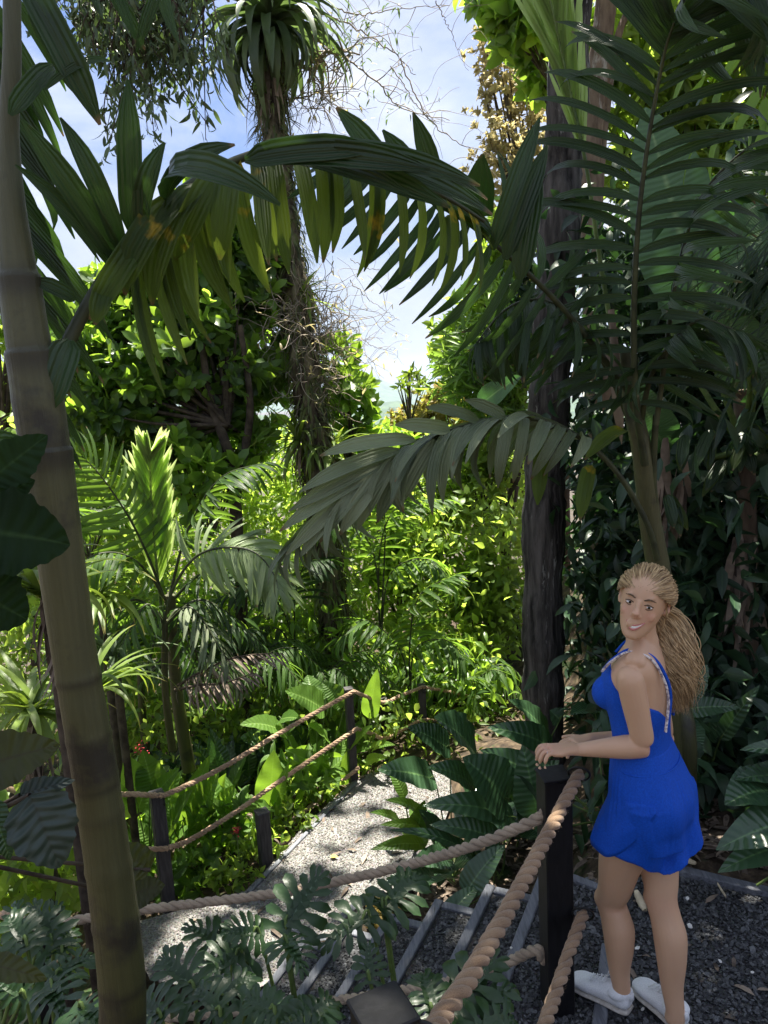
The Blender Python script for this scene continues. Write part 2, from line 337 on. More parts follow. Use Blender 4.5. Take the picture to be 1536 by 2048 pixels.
# gravel surfaces (structure)
def stones(acc, n, fn, size, zfn, flat=.6, dark=(.1, .9)):
    """n pebbles; fn(n)->(n,2)"""
    ang = np.arange(6)*PI/3; 
    V = [(0, 0, -.3)]; V = np.array([[math.cos(a)*r_, math.sin(a)*r_, z_] for z_, r_ in ((-.5, .55), (.15, 1.), (.62, .72), (.8, .12)) for a in ang])
    F = grid_faces(4, 6, True)
    xy = fn(n); n = len(xy); a = NR.uniform(0, 2*PI, n); s = size*NR.lognormal(0, .28, n)/2
    el = NR.uniform(.6, 1.35, n); jit = 1+.16*NR.standard_normal((n, len(V), 1))
    v = V[None]*jit*np.stack([s*el, s, s*flat*NR.uniform(.7, 1.3, n)], -1)[:, None]
    tl = NR.normal(0, .35, (n, 2))
    v[..., 2] += v[..., 0]*tl[:, :1]+v[..., 1]*tl[:, 1:]
    ca, sa = np.cos(a)[:, None], np.sin(a)[:, None]
    x = v[..., 0]*ca-v[..., 1]*sa; y = v[..., 0]*sa+v[..., 1]*ca
    z0 = np.array([zfn(p[0], p[1]) for p in xy])+s*.15+NR.uniform(0, size*.35, n)
    v = np.stack([x+xy[:, :1], y+xy[:, 1:], v[..., 2]+z0[:, None]], -1)
    acc.add(v.reshape(-1, 3), (F[None]+(np.arange(n)*len(V))[:, None, None]).reshape(-1, 4), None, np.repeat(NR.beta(1.3, 2.2, n)*.9+.0, len(V)))
def inpoly(P, poly):
    x, y = P[:, 0], P[:, 1]; c = np.zeros(len(P), bool); q = np.asarray(poly); j = len(q)-1
    for i in range(len(q)):
        k = ((q[i, 1] > y) != (q[j, 1] > y)) & (x < (q[j, 0]-q[i, 0])*(y-q[i, 1])/(q[j, 1]-q[i, 1]+1e-12)+q[i, 0]); c ^= k; j = i
    return c
def fan_sheet(name, poly, z, mat, kind='structure', label=None):
    bm = bmesh.new(); vs = [bm.verts.new((p[0], p[1], z)) for p in poly]; bm.faces.new(vs); bmesh.ops.triangulate(bm, faces=bm.faces[:])
    bmesh.ops.subdivide_edges(bm, edges=bm.edges[:], cuts=3, use_grid_fill=True)
    me = bpy.data.meshes.new(name); bm.normal_update(); bm.to_mesh(me); bm.free()
    if me.polygons[0].normal.z < 0: me.flip_normals()
    o = bpy.data.objects.new(name, me); COL.objects.link(o); me.materials.append(mat); return tag(o, label, kind=kind)
def sxy(s, e): return ST_O+ST_D*s+ST_E*e
LAND = [sxy(S0, EW-.03), G(1135, 1752, 0)[:2], G(1225, 1758, 0)[:2], G(1350, 1742, 0)[:2], G(1536, 1787, 0)[:2], (2.6, 2.75), (2.6, 1.2), (.35, 1.2), sxy(-.1, -.5), sxy(S0, -.5)]
fan_sheet('landing', LAND, -.012, M['gravel_bed'], label='gravel landing at the top of the steps')
PATHP = [G(x, y, -.85)[:2] for x, y in [(300, 1960), (250, 1850), (380, 1815), (490, 1782), (530, 1742), (600, 1662), (700, 1566), (735, 1548), (800, 1535), (900, 1530), (905, 1600), (875, 1680), (850, 1722), (795, 1790), (735, 1800), (700, 1850), (690, 1905), (480, 1990)]]
fan_sheet('path', PATHP, -.85, M['path_bed'], label='pale sunlit gravel path')
for k in range(1, 6):
    a, b = S0+RUN*(k-1), S0+RUN*k
    fan_sheet('step_bed', [sxy(a-.002, -.5), sxy(b, -.5), sxy(b, EW-.02), sxy(a-.002, EW-.02)], -RISE*k-.012, M['gravel_bed'])
def land_pts(n):
    P = np.stack([NR.uniform(.25, 2.1, n), NR.uniform(1.5, 3.35, n)], -1); return P[inpoly(P, LAND)]
ac = Acc(); stones(ac, 26000, land_pts, .0135, lambda x, y: -.012)
for k in range(1, 6):
    def fn(n, k=k):
        s = NR.uniform(S0+RUN*(k-1)+.0, S0+RUN*k-.045, n); e = NR.uniform(-.35, EW-.05, n)
        return ST_O+s[:, None]*ST_D+e[:, None]*ST_E
    stones(ac, 3300, fn, .013, lambda x, y, k=k: -RISE*k-.012)
o = ac.build('dark_gravel', M['gravel_dark'], smooth=False); tag(o, 'loose dark grey gravel filling the landing and the stair treads', 'gravel', kind='stuff')
ac = Acc()
def path_pts(n):
    P = np.stack([NR.uniform(-1.9, .5, n), NR.uniform(3.7, 6.3, n)], -1); P = P[inpoly(P, PATHP)]
    e = (P-ST_O)@ST_E; s = (P-ST_O)@ST_D; return P[~((e < EW) & (s < 1.6))]
stones(ac, 52000, path_pts, .0085, lambda x, y: -.85)
o = ac.build('pale_gravel', M['gravel_light'], smooth=False); tag(o, 'loose pale gravel on the sunlit path', 'gravel', kind='stuff')
# white pebbles on the landing: a few separate things
wp = tintmat('white_pebble', (.55, .54, .5), (.85, .84, .8), .7)
for i, (x, y, lb) in enumerate([(1022, 1897, 'on a stair tread by the low rope'), (1275, 1896, 'between the two calves'), (1375, 1798, 'right of the knee of the rear leg'), (1380, 1853, 'right of the rear calf'), (1440, 1923, 'right of the white shoes'), (1505, 1945, 'nearest the right edge of the landing'), (1285, 2020, 'between the two white shoes')]):
    q = G(x, y, 0.006 if i else .006); a = Acc(); stones(a, 1, lambda n: np.array([q[:2]]), .024, lambda x_, y_: .0, .7); o = a.build('white_pebble', wp); tag(o, 'small white pebble '+lb, 'pebble', 'white pebbles on the dark gravel')
# timber edging
def beam(name, a, b, z, w=.045, h=.15, label=None, cat='edging', group='timber step edgings', t=.5, parent=None):
    a = np.array([a[0], a[1], 0]); b = np.array([b[0], b[1], 0]); d = nrm(b-a); n_ = np.array([-d[1], d[0], 0]); L = np.linalg.norm(b-a)
    ac = Acc(); c = (a+b)/2; box_v(ac, (0, 0, 0), n_, d, (0, 0, 1), w/2, L/2, h/2, t); o = ac.build(name, M['timber'], smooth=False)
    o.location = (c[0], c[1], z-h/2)
    if parent is not None: return par(o, parent)
    return tag(o, label, cat, group)
nm = ['top', 'second', 'third', 'fourth', 'fifth', 'lowest']
for k in range(6):
    s = S0+RUN*k; z = -RISE*k+.006
    se = empty('gravel_step', (*sxy(s, EW/2), z), f'{nm[k]} step of the stairs, dark gravel held by grey timber boards', 'step', 'gravel steps')
    beam('riser_board', sxy(s, -.45), sxy(s, EW+.012), z, parent=se)
    if k: beam('side_board', sxy(s-RUN+.024, EW-.012), sxy(s-.024, EW-.012), z-.003, parent=se)
beam('edging', G(1196, 2075, 0), G(1216, 1890, 0), .008, .05, label='dark timber strip running under the white shoes', group='timber edging of the landing')
e1 = [G(1125, 1748, 0), G(1235, 1790, 0)]
beam('edging', e1[0], e1[1], .01, .04, label='grey timber edging behind the front thigh', group='timber edging of the landing')
beam('edging', G(1340, 1738, 0), G(1580, 1798, 0), .02, .05, label='grey timber edging at the back of the landing below the big right leaves', group='timber edging of the landing')
beam('edging', G(565, 1845, -.85), G(665, 1893, -.85), -.84, .05, .1, 'pale timber strip on the path right of the ringed trunk', group='timber strips on the path')
beam('edging', G(560, 1885, -.85), G(640, 1922, -.85), -.84, .05, .1, 'lower timber strip on the path right of the ringed trunk', group='timber strips on the path')
beam('edging', G(680, 1845, -.85), G(725, 1805, -.85), -.82, .05, .12, 'timber edge between the path and the mossy earth', group='timber strips on the path')
beam('edging', G(845, 1738, -.85), G(812, 1775, -.85), -.78, .05, .12, 'short timber edge at the right of the path below the dark leaves', group='timber strips on the path')
beam('edging', G(498, 1786, -.85), G(713, 1566, -.85), -.835, .03, .1, 'dark timber edge along the left of the path', group='timber strips on the path')

# ------------------------------------------------------------------ posts and ropes
def post(x, y, z0, z1, w, rot, mat, label, rings, cap=True):
    e = empty('rope_post', (x, y, z0), label, 'post', 'posts of the rope railing')
    c, s = math.cos(rot), math.sin(rot); ax = np.array([c, s, 0]); ay = np.array([-s, c, 0]); up = np.array([0, 0, 1.])
    ac = Acc(); box_v(ac, np.array([x, y, (z0+z1)/2]), ax, ay, up, w/2, w/2, (z1-z0)/2, .5, .004); ac.build('shaft', mat, e, False)
    if cap:
        ac = Acc(); box_v(ac, np.array([x, y, z1+.006]), ax, ay, up, w/2+.004, w/2+.004, .006, .5, .003); ac.build('cap', mat, e, False)
    for (p, r_, nx) in rings:                      # metal eye rings that carry the rope
        ac = Acc(); p = np.array(p); nx = nrm(nx); a = nrm(np.cross(nx, up)); b = np.cross(nx, a); th = np.linspace(0, 2*PI, 25)
        tube(ac, p+np.cos(th)[:, None]*a*r_+np.sin(th)[:, None]*b*r_, .004, 8, cap=False); ac.build('eye_ring', M['metal'], e)
    return e
def rope(name, pts, rad, mat, label, group, pitch=.13, hand=1, n=None):
    P0 = spline(pts, 400); L = np.linalg.norm(np.diff(P0, axis=0), axis=1).sum(); N = int(L/pitch*14)+8
    d = np.concatenate([[0], np.cumsum(np.linalg.norm(np.diff(P0, axis=0), axis=1))]); s = np.linspace(0, L, N)
    P = np.stack([np.interp(s, d, P0[:, i]) for i in range(3)], -1)
    T = nrm(np.gradient(P, axis=0)); up = np.array([0, 0, 1.]); A = nrm(np.cross(T, up)); B = np.cross(T, A); ac = Acc()
    for k in range(3):
        ph = hand*s/pitch*2*PI+k*2*PI/3
        ph = ph+.25*np.sin(s*3.1+k*2)+.15*np.sin(s*9.7+k); wob = 1+.05*np.sin(s*23+k*2.1)+.04*np.sin(s*57+k*4)
        Q = P+(A*np.cos(ph)[:, None]+B*np.sin(ph)[:, None])*rad*.5
        tube(ac, Q, rad*.56*wob, 10, .5, 0, vs=10)
    o = ac.build(name, mat); tag(o, label, 'rope', group)
    fb = Acc(); m_ = int(L*260)
    for k in range(m_):
        i = R.randrange(N-3); a = R.uniform(0, 2*PI); q = P[i]+(A[i]*math.cos(a)+B[i]*math.sin(a))*rad*.96; d = (A[i]*math.cos(a)+B[i]*math.sin(a))*R.uniform(.002, .007)+T[i]*R.uniform(-.008, .008)
        tube(fb, [q, q+d*.6, q+d+T[i]*R.uniform(-.003, .003)], .00035, 3, .5, cap=False)
    fb.build('fibres', mat, o); return o
PX, PY = .545, 2.50
rj = np.array([PX+.07, PY-.03, .84]); rl = np.array([PX+.075, PY-.035, .31])
rj = W(1158, 1548, 2.47); rl = W(1166, 1828, 2.44)
post(PX, PY, -.3, .905, .098, math.radians(8), M['post'], 'tall black square post that the woman rests her hand on', [(rj, .036, (.3, 1, .5)), (rl, .036, (.3, 1, .4))])
p2 = W(765, 2012, 1.12)
post(p2[0], p2[1], .2, p2[2]-.015, .086, math.radians(25), M['post'], 'black post cut off by the bottom edge, close to the camera', [((p2[0]+.06, p2[1], p2[2]-.06), .034, (.2, 1, .2))])
pl = W(78, 1862, 3.1)
post(pl[0], pl[1], -1.1, pl[2], .09, math.radians(20), M['post'], 'black post among the grey-green leaves at the lower left', [((pl[0]+.05, pl[1]-.02, pl[2]-.05), .03, (.8, .5, 0))])
pa = G(708, 1562, -.87); pat = W(705, 1378, pa[1])
post(pa[0], pa[1], -.95, pat[2], .062, .3, M['post_far'], 'grey square post at the bend of the sunlit path', [((pa[0]+.035, pa[1]-.04, pat[2]-.03), .02, (.3, 1, 0))])
pb = G(336, 1800, -.87); pbt = W(318, 1588, pb[1])
post(pb[0], pb[1], -1.0, pbt[2], .08, .5, M['post_far'], 'grey post in front of the pale broad leaves, right of the ringed trunk', [((pb[0]+.05, pb[1]-.03, pbt[2]-.04), .022, (1, .6, 0))])
pc = W(843, 1372, 6.6)
post(pc[0], pc[1], -1.3, pc[2], .065, .1, M['post_far'], 'farthest grey post, behind the dark broad-leaved plant', [((pc[0]+.02, pc[1]-.04, pc[2]-.03), .02, (0, 1, 0))])
pd = W(762, 1400, 7.0); post(pd[0], pd[1], -1.5, pd[2], .11, .2, M['post_far'], 'dark wide post in shade behind the path bend', [])
pe = W(524, 1625, 4.75); post(pe[0], pe[1], -1.0, pe[2], .08, .5, M['post_far'], 'short post half hidden by broad leaves along the path', [])
rg = 'ropes of the railing'
rope('rope', [rj, W(1095, 1670, 2.12), W(1010, 1830, 1.72), W(935, 1960, 1.45), W(868, 2060, 1.27), (p2[0]+.1, p2[1]+.01, p2[2]-.09), (p2[0]+.06, p2[1], p2[2]-.06)], .021, M['rope'], 'thick brown rope sloping from the hand post down to the bottom edge', rg, .135)
rope('rope', [rl, W(1130, 1930, 2.2), W(1090, 2048, 1.95), W(1030, 2200, 1.6), (p2[0]+.1, p2[1]+.02, p2[2]-.6)], .021, M['rope'], 'short lower brown rope against the foot of the hand post', rg, .135)
rope('rope', [(PX-.05, PY, .80-.03), W(1070, 1640, 2.5), W(940, 1693, 2.65), W(780, 1738, 2.9), W(560, 1785, 3.1), W(300, 1818, 3.15), W(100, 1848, 3.1), W(60, 1850, 3.1)], .0205, M['rope_grey'], 'grey twisted rope crossing the whole picture in front of the path', rg, .125)
rope('rope', [W(60, 1850, 3.1), W(20, 1832, 3.2), W(-30, 1822, 3.3), W(-120, 1800, 3.5)], .0205, M['rope_tan'], 'tan rope end leaving at the left edge behind the grey-green leaves', rg, .125)
rope('rope', [(PX-.05, PY, .18), W(1072, 1900, 2.5), W(1010, 1926, 2.6), W(900, 1962, 2.75), W(760, 1988, 2.95), W(600, 2010, 3.1), W(300, 2040, 3.2), (pl[0]+.03, pl[1], pl[2]-.5)], .0195, M['rope_grey'], 'lower grey rope crossing the dark steps', rg, .12)
ya, yb, yc = pa[1]-.05, pb[1]-.05, pc[1]-.05
def q3(pts, y0, y1):
    n_ = len(pts); return [W(x, y, y0+(y1-y0)*(x-pts[0][0])/(pts[-1][0]-pts[0][0])) for x, y in pts]
rope('rope', q3([(318, 1591), (340, 1586), (440, 1538), (560, 1466), (650, 1415), (708, 1383)], yb, ya), .0165, M['rope_tan'], 'upper tan rope rising from the left post to the post at the path bend', rg, .1)
rope('rope', q3([(338, 1695), (380, 1680), (470, 1625), (560, 1562), (650, 1500), (716, 1456)], yb, ya), .0165, M['rope_tan'], 'middle tan rope rising to the post at the path bend', rg, .1)
rope('rope', q3([(200, 1838), (345, 1805), (420, 1770), (500, 1712), (570, 1655), (640, 1598), (718, 1535)], yb, ya), .016, M['rope_tan'], 'lowest tan rope along the left edge of the path', rg, .1)
rope('rope', q3([(316, 1591), (240, 1589), (145, 1605), (60, 1590), (-40, 1560)], yb, 4.2), .0165, M['rope_tan'], 'upper tan rope passing behind the ringed trunk', rg, .1)
rope('rope', q3([(336, 1697), (260, 1702), (150, 1722), (20, 1680), (-60, 1650)], yb, 4.1), .0165, M['rope_tan'], 'middle tan rope passing behind the ringed trunk', rg, .1)
rope('rope', q3([(708, 1383), (735, 1394), (768, 1405), (800, 1392), (845, 1374)], ya, yc), .015, M['rope_tan'], 'thin tan rope between the path-bend post and the farthest post', rg, .1)
rope('rope', q3([(845, 1374), (890, 1382), (960, 1396), (1020, 1400)], yc, 7.4), .015, M['rope_tan'], 'thin tan rope running right from the farthest post into the leaves', rg, .1)
rope('rope', q3([(716, 1458), (745, 1468), (770, 1477), (810, 1457), (845, 1440), (880, 1442)], ya, yc+.2), .015, M['rope_tan'], 'lower thin tan rope between the path-bend post and the farthest post', rg, .1)
# ------------------------------------------------------------------ foliage materials
M['palm_dark'] = leafmat('dark_palm_leaf', (.014, .034, .012), (.044, .09, .028), (.10, .22, .03), .30, .40, .5, rib=(.06, .1, .04), pleat=5)
M['palm_yellow'] = leafmat('yellow_spotted_palm_leaf', (.02, .05, .012), (.07, .12, .02), (.36, .50, .05), .45, .5, .4, spots=((.42, .30, .02), 7., .63), pleat=5)  # yellow patches and strong translucence stand in for sun dapples
M['palm_green'] = leafmat('palm_leaf', (.03, .075, .02), (.10, .19, .04), (.28, .50, .05), .42, .42, .5, pleat=5)
M['palm_new'] = leafmat('young_palm_leaf', (.15, .22, .06), (.30, .40, .13), (.8, 1., .36), .6, .45, .4, pleat=5)
M['palm_pale'] = leafmat('pale_palm_leaf', (.09, .13, .07), (.30, .35, .21), (.2, .3, .08), .28, .5, .4, pleat=5)  # grey-green leaf, lightened: sunlit patches are put into the colour
M['rachis'] = surf('frond_stalk', [(.02, .026, .014), (.06, .07, .03)], 12, 4, .5, .2, .003)
M['rachis_green'] = surf('green_stalk', [(.05, .09, .02), (.13, .19, .05)], 12, 4, .5, .2, .003)
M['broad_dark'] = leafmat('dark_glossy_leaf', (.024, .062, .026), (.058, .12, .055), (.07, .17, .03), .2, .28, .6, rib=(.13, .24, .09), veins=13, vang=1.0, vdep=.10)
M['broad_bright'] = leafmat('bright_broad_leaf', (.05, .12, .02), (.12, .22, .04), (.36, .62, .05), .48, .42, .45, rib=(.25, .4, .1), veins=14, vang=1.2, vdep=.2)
M['split'] = leafmat('split_leaf', (.010, .028, .008), (.030, .068, .02), (.07, .2, .03), .22, .38, .5, rib=(.10, .17, .09))
M['banana'] = leafmat('banana_leaf', (.09, .16, .085), (.15, .25, .13), (.12, .32, .06), .35, .45, .4, rib=(.3, .42, .2), veins=38, vang=.25, vdep=.2)
M['tree_leaf'] = leafmat('tree_leaf', (.012, .038, .018), (.13, .23, .035), (.50, .80, .07), .48, .38, .5, rib=(.12, .2, .05))
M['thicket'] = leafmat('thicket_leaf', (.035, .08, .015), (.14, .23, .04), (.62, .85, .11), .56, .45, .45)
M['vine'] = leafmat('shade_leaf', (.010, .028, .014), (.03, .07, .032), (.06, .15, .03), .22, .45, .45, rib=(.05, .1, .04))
M['golden'] = leafmat('golden_leaf', (.26, .23, .10), (.50, .43, .22), (.7, .6, .28), .5, .5, .4)
M['redyel'] = leafmat('russet_leaf', (.12, .16, .03), (.38, .24, .07), (.5, .5, .08), .4, .5, .4)
M['bamboo_leaf'] = leafmat('bamboo_leaf', (.05, .11, .02), (.16, .27, .05), (.4, .65, .08), .45, .45, .4)
M['strap'] = leafmat('strap_leaf', (.05, .10, .02), (.17, .24, .05), (.42, .6, .06), .42, .42, .45, edge=(.4, .3, .06))
M['strap_grey'] = leafmat('grey_strap_leaf', (.045, .075, .04), (.14, .19, .10), (.2, .32, .08), .3, .45, .45)
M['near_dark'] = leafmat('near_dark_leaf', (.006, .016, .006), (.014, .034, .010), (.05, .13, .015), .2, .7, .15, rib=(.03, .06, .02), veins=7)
M['palm_sun'] = leafmat('sunlit_palm_leaf', (.18, .27, .12), (.36, .45, .24), (.45, .62, .2), .4, .42, .5, pleat=5)  # paler lit copy of the palm leaf, sunlight put into its colour
M['quilt'] = leafmat('quilted_leaf', (.02, .035, .03), (.05, .075, .06), (.05, .1, .02), .12, .5, .5, rib=(.03, .04, .03), veins=8, vang=1.3, vdep=.10)
M['brownleaf'] = leafmat('brown_green_leaf', (.025, .025, .008), (.05, .06, .014), (.14, .17, .02), .35, .5, .4, rib=(.03, .02, .01), veins=8, spots=((.10, .22, .03), 5., .62))
M['dead'] = tintmat('dead_leaf', (.06, .045, .035), (.33, .26, .2), .85, 25., .4, .004)
M['twig'] = tintmat('bare_twig', (.16, .13, .10), (.42, .36, .29), .85, 30., .3, .003)
M['bark_moss'] = surf('mossy_bark', [(.02, .016, .01), (.10, .08, .05), (.20, .18, .10)], 9, 9, .95, 1., .03, (1, 1, .4), col2=(.09, .12, .03), scale2=5., thr=.56)
M['bark_lichen'] = surf('lichen_bark', [(.010, .009, .008), (.115, .104, .094)], 13, 9, .9, 1., .04, (1.6, 1.6, .16), col2=(.36, .36, .33), scale2=10., thr=.60)
M['bark_brown'] = surf('brown_bark', [(.10, .07, .05), (.24, .18, .13)], 8, 8, .9, .8, .02, (1.5, 1.5, .4), col2=(.36, .34, .3), scale2=5., thr=.58)
M['wood'] = surf('dark_branch', [(.03, .022, .016), (.09, .07, .05)], 12, 6, .9, .5, .01)
def trunk_mat():
    m_, nt, out = newmat('ringed_trunk')
    tc = nd(nt, 'ShaderNodeTexCoord'); sx = nd(nt, 'ShaderNodeSeparateXYZ'); lk(nt, tc.outputs['Object'], sx.inputs[0])
    mp = nd(nt, 'ShaderNodeMapping'); mp.inputs['Scale'].default_value = (55, 55, 2.6); lk(nt, tc.outputs['Object'], mp.inputs[0])
    nz = nd(nt, 'ShaderNodeTexNoise', i_Scale=1.5, i_Detail=8.0, i_Roughness=.65); lk(nt, mp.outputs[0], nz.inputs['Vector'])
    n2 = nd(nt, 'ShaderNodeTexNoise', i_Scale=5.0, i_Detail=7.0, i_Roughness=.6); lk(nt, tc.outputs['Object'], n2.inputs['Vector'])
    g = mth(nt, 'MINIMUM', mth(nt, 'MAXIMUM', mth(nt, 'MULTIPLY', mth(nt, 'SUBTRACT', sx.outputs[2], .9), .9), 0.), 1.)
    lo = mixc(nt, nz.outputs[0], (.022, .025, .007), (.075, .075, .025)); hi = mixc(nt, nz.outputs[0], (.045, .048, .018), (.11, .112, .05))
    c = mixc(nt, g, lo, hi)
    k = mth(nt, 'MINIMUM', mth(nt, 'MAXIMUM', mth(nt, 'MULTIPLY', mth(nt, 'SUBTRACT', n2.outputs[0], .54), 8.), 0.), .85)
    c = mixc(nt, k, c, (.016, .014, .012))
    at = nd(nt, 'ShaderNodeAttribute', attribute_name='tint'); c = mixc(nt, at.outputs['Fac'], c, (.012, .010, .008))
    bs = nd(nt, 'ShaderNodeBsdfPrincipled', i_Roughness=.5); bp = nd(nt, 'ShaderNodeBump', i_Strength=.7, i_Distance=.006)
    lk(nt, nz.outputs[0], bp.inputs['Height']); lk(nt, bp.outputs[0], bs.inputs['Normal']); lk(nt, c, bs.inputs['Base Color']); lk(nt, bs.outputs[0], out.inputs[0]); return m_
M['ringed'] = trunk_mat()

# ------------------------------------------------------------------ leaf templates
LF_B = [leaf(sh_leaflet, 1, 1, 9, 5, b, .35, seed=i) for i, b in enumerate((.15, .5, .9, 1.5, 2.3))]
LF_T = [leaf(sh_leaflet, 1, 1, 6, 3, b, .3) for b in (.2, .7, 1.3)]
OV = [leaf(sh_ovate, 1, .5, 5, 3, b, .25) for b in (.2, .6, 1.0)]
LA = [leaf(sh_lance, 1, .28, 5, 3, b, .3) for b in (.2, .7, 1.2)]
OB = [leaf(sh_obov, 1, .42, 6, 3, b, .22, wave=.08) for b in (.1, .4, .8)]
STR = [leaf(sh_strap, 1, .09, 12, 3, b, .3) for b in (.5, 1.2, 1.9, 2.5)]
BIG = [leaf(sh_ovate, 1, 1, 16, 9, b, .22, wave=.07, wfreq=3+i, seed=i*1.7) for i, b in enumerate((.15, .5, .9, 1.3))]
BIGL = [leaf(sh_lance, 1, 1, 16, 9, b, .22, wave=.09, wfreq=3+i, seed=i*1.3) for i, b in enumerate((.15, .5, .9, 1.3))]
def pick(acc, tms, O, D, U, s, ws=None, t=.5, rng=None):
    O = np.atleast_2d(O); n = len(O); k = NR.integers(0, len(tms), n) if rng is None else np.clip(rng, 0, len(tms)-1)
    D = np.broadcast_to(D, (n, 3)); U = np.broadcast_to(U, (n, 3)); s = np.broadcast_to(s, (n,)); t = np.broadcast_to(t, (n,)); w_ = None if ws is None else np.broadcast_to(ws, (n,))
    for i, tm in enumerate(tms):
        q = k == i
        if q.any(): inst(acc, tm, O[q], D[q], U[q], s[q], None if w_ is None else w_[q], t[q])
UP = np.array([0, 0, 1.])
def frond(parent, pts, n=24, L=.45, wd=.05, a0=80, a1=25, lift=.2, droop=(1, 3), mat='palm_dark', t0=.18, t1=1., sides=(-1, 1), Lend=.45, g=0., rr=.012, up=UP, jit=.12, tint=(.2, .7), rmat='rachis', name='frond', label=None, tm=None, Ls=None, uT=0.):
    """pinnate frond: rachis through pts, n leaflets on each side"""
    C = spline(pts, 80); T = nrm(np.gradient(C, axis=0)); ts = np.linspace(0, 1, 80)
    tt = np.repeat(np.linspace(t0, t1, n), 1); acc = Acc()
    for sd in sides:
        q = tt+NR.normal(0, .15/n, n); q = np.clip(q, 0, 1)
        O = np.stack([np.interp(q, ts, C[:, i]) for i in range(3)], -1); Tq = nrm(np.stack([np.interp(q, ts, T[:, i]) for i in range(3)], -1))
        upv = np.broadcast_to(up, (n, 3)); S = nrm(np.cross(Tq, upv)); N = np.cross(S, Tq)
        k = (q-t0)/(t1-t0+1e-9); a = np.radians(a0+(a1-a0)*k**1.3+NR.normal(0, 4, n))
        D = Tq*np.cos(a)[:, None]+S*sd*np.sin(a)[:, None]+N*lift+np.array([0, 0, -g])+NR.normal(0, jit, (n, 3))*.6
        ln = L*(np.interp(k, [0, .15, .5, .85, 1], Ls or [.7, .95, 1, .7, Lend]))*NR.uniform(.88, 1.08, n)
        kd = NR.integers(droop[0], droop[1]+1, n)
        pick(acc, tm or LF_B, O, D, N*(1-uT)+S*sd*.3+Tq*uT, ln, wd*NR.uniform(.8, 1.15, n)*np.interp(k, [0, .2, 1], [.8, 1, .75]), NR.uniform(*tint, n), kd)
    o = acc.build(name, M[mat], parent)
    if label: o['label'] = label
    a2 = Acc(); tube(a2, C[::2], np.linspace(rr, rr*.25, 40), 7); a2.build('stalk', M[rmat], o)
    return o
def Ws(lst, y0=None, y1=None):
    out = []
    for i, p in enumerate(lst):
        d = p[2] if len(p) > 2 else y0+(y1-y0)*i/(len(lst)-1); out.append(W(p[0], p[1], d))
    return np.array(out)
def hleaf(parent, b, tp, wpx, mat, bend=1, tms=None, up=None, t=.5, name='leaf', label=None, petiole=None, prad=.005, face=.55):
    """one big leaf from base to tip given as sight points with distances; wpx width in photo pixels"""
    B = W(*b); T = W(*tp); tms = tms or BIG; tm = tms[bend]; V = tm[0]; tip = V[V[:, 1].argmax() if False else len(V)-3]
    tv = np.array([V[-5, 0]*0, V[-5:, 1].mean(), V[-5:, 2].mean()]); Lt = np.linalg.norm(tv); Ls = np.linalg.norm(T-B)
    s = Ls/Lt; d = (T-B)/Ls
    u = np.array(up, float) if up is not None else UP*(1-face)+nrm(CC-B)*face
    S = nrm(np.cross(d, u)); u = np.cross(S, d)
    ang = math.atan2(-tv[2], tv[1]); D = d*math.cos(ang)+u*math.sin(ang); U = u*math.cos(ang)-d*math.sin(ang)
    wd = wpx/FOC*np.dot(B-CC, _f)*1.08
    acc = Acc(); inst(acc, tm, B, D, U, s, wd, t); o = acc.build(name, M[mat], parent)
    if label: o['label'] = label
    if petiole is not None:
        P = np.array(petiole); a = Acc(); mid = (P+B)/2+np.array([0, 0, .12*np.linalg.norm(P-B)])*.6
        tube(a, spline([P, mid, B, B+D*s*.12], 14), np.linspace(prad, prad*.6, 14), 6); a.build('leaf_stalk', M['rachis_green'], o)
    return o
def rosettes(acc, C, outd, tms, L, k=7, spread=.75, t=(.2, .8), wscale=1.):
    """k leaves around each tip C with outward direction outd"""
    n = len(C)
    for j in range(k):
        a = j*2.4+NR.uniform(0, .5, n); U0 = nrm(np.cross(outd, np.array([.3, .2, .9]))); V0 = np.cross(outd, U0)
        sp = spread*NR.uniform(.5, 1.3, n)*(0.6+.7*j/k)
        D = outd*np.cos(sp)[:, None]+(U0*np.cos(a)[:, None]+V0*np.sin(a)[:, None])*np.sin(sp)[:, None]
        ln = L*NR.uniform(.6, 1.2, n); pick(acc, tms, C+outd*NR.uniform(-.04, .04, (n, 1)), D, outd+NR.normal(0, .25, (n, 3)), ln, ln*wscale, NR.uniform(*t, n) if isinstance(t, tuple) else np.clip(t+NR.normal(0, .1, n), 0, 1))
def crown(parent, c, rad, n, tms, L, mat, k=7, shell=.5, t=(.2, .9), base=None, nb=12, name='crown', spread=.9, rag=.25, wscale=1., upb=.35, bmat='wood', br=.02):
    c = np.array(c, float); rad = np.array(rad, float)
    d = rdir(n); r_ = NR.uniform(shell, 1, n)**.6; lump = 1+rag*np.array([noise.noise(Vector(x*2.2+c)) for x in d])*2
    P = c+d*(r_*lump)[:, None]*rad
    tr_ = NR.beta(.7, 1.1, n)*(t[1]-t[0])+t[0]
    acc = Acc(); rosettes(acc, P, nrm(d+UP*upb+NR.normal(0, .35, (n, 3))), tms, L, k, spread, tr_, wscale)
    o = acc.build(name, M[mat], parent)
    if base is not None:
        a = Acc(); base = np.array(base, float)
        for i in range(nb):
            p = P[R.randrange(n)]; mid = base*.45+p*.55+np.array([0, 0, -.12*rad[2]])+NR.normal(0, .06, 3)*rad
            tube(a, spline([base, mid, p], 12), np.linspace(br, .004, 12), 6, cap=False)
        a.build('branches', M[bmat], parent)
    return o
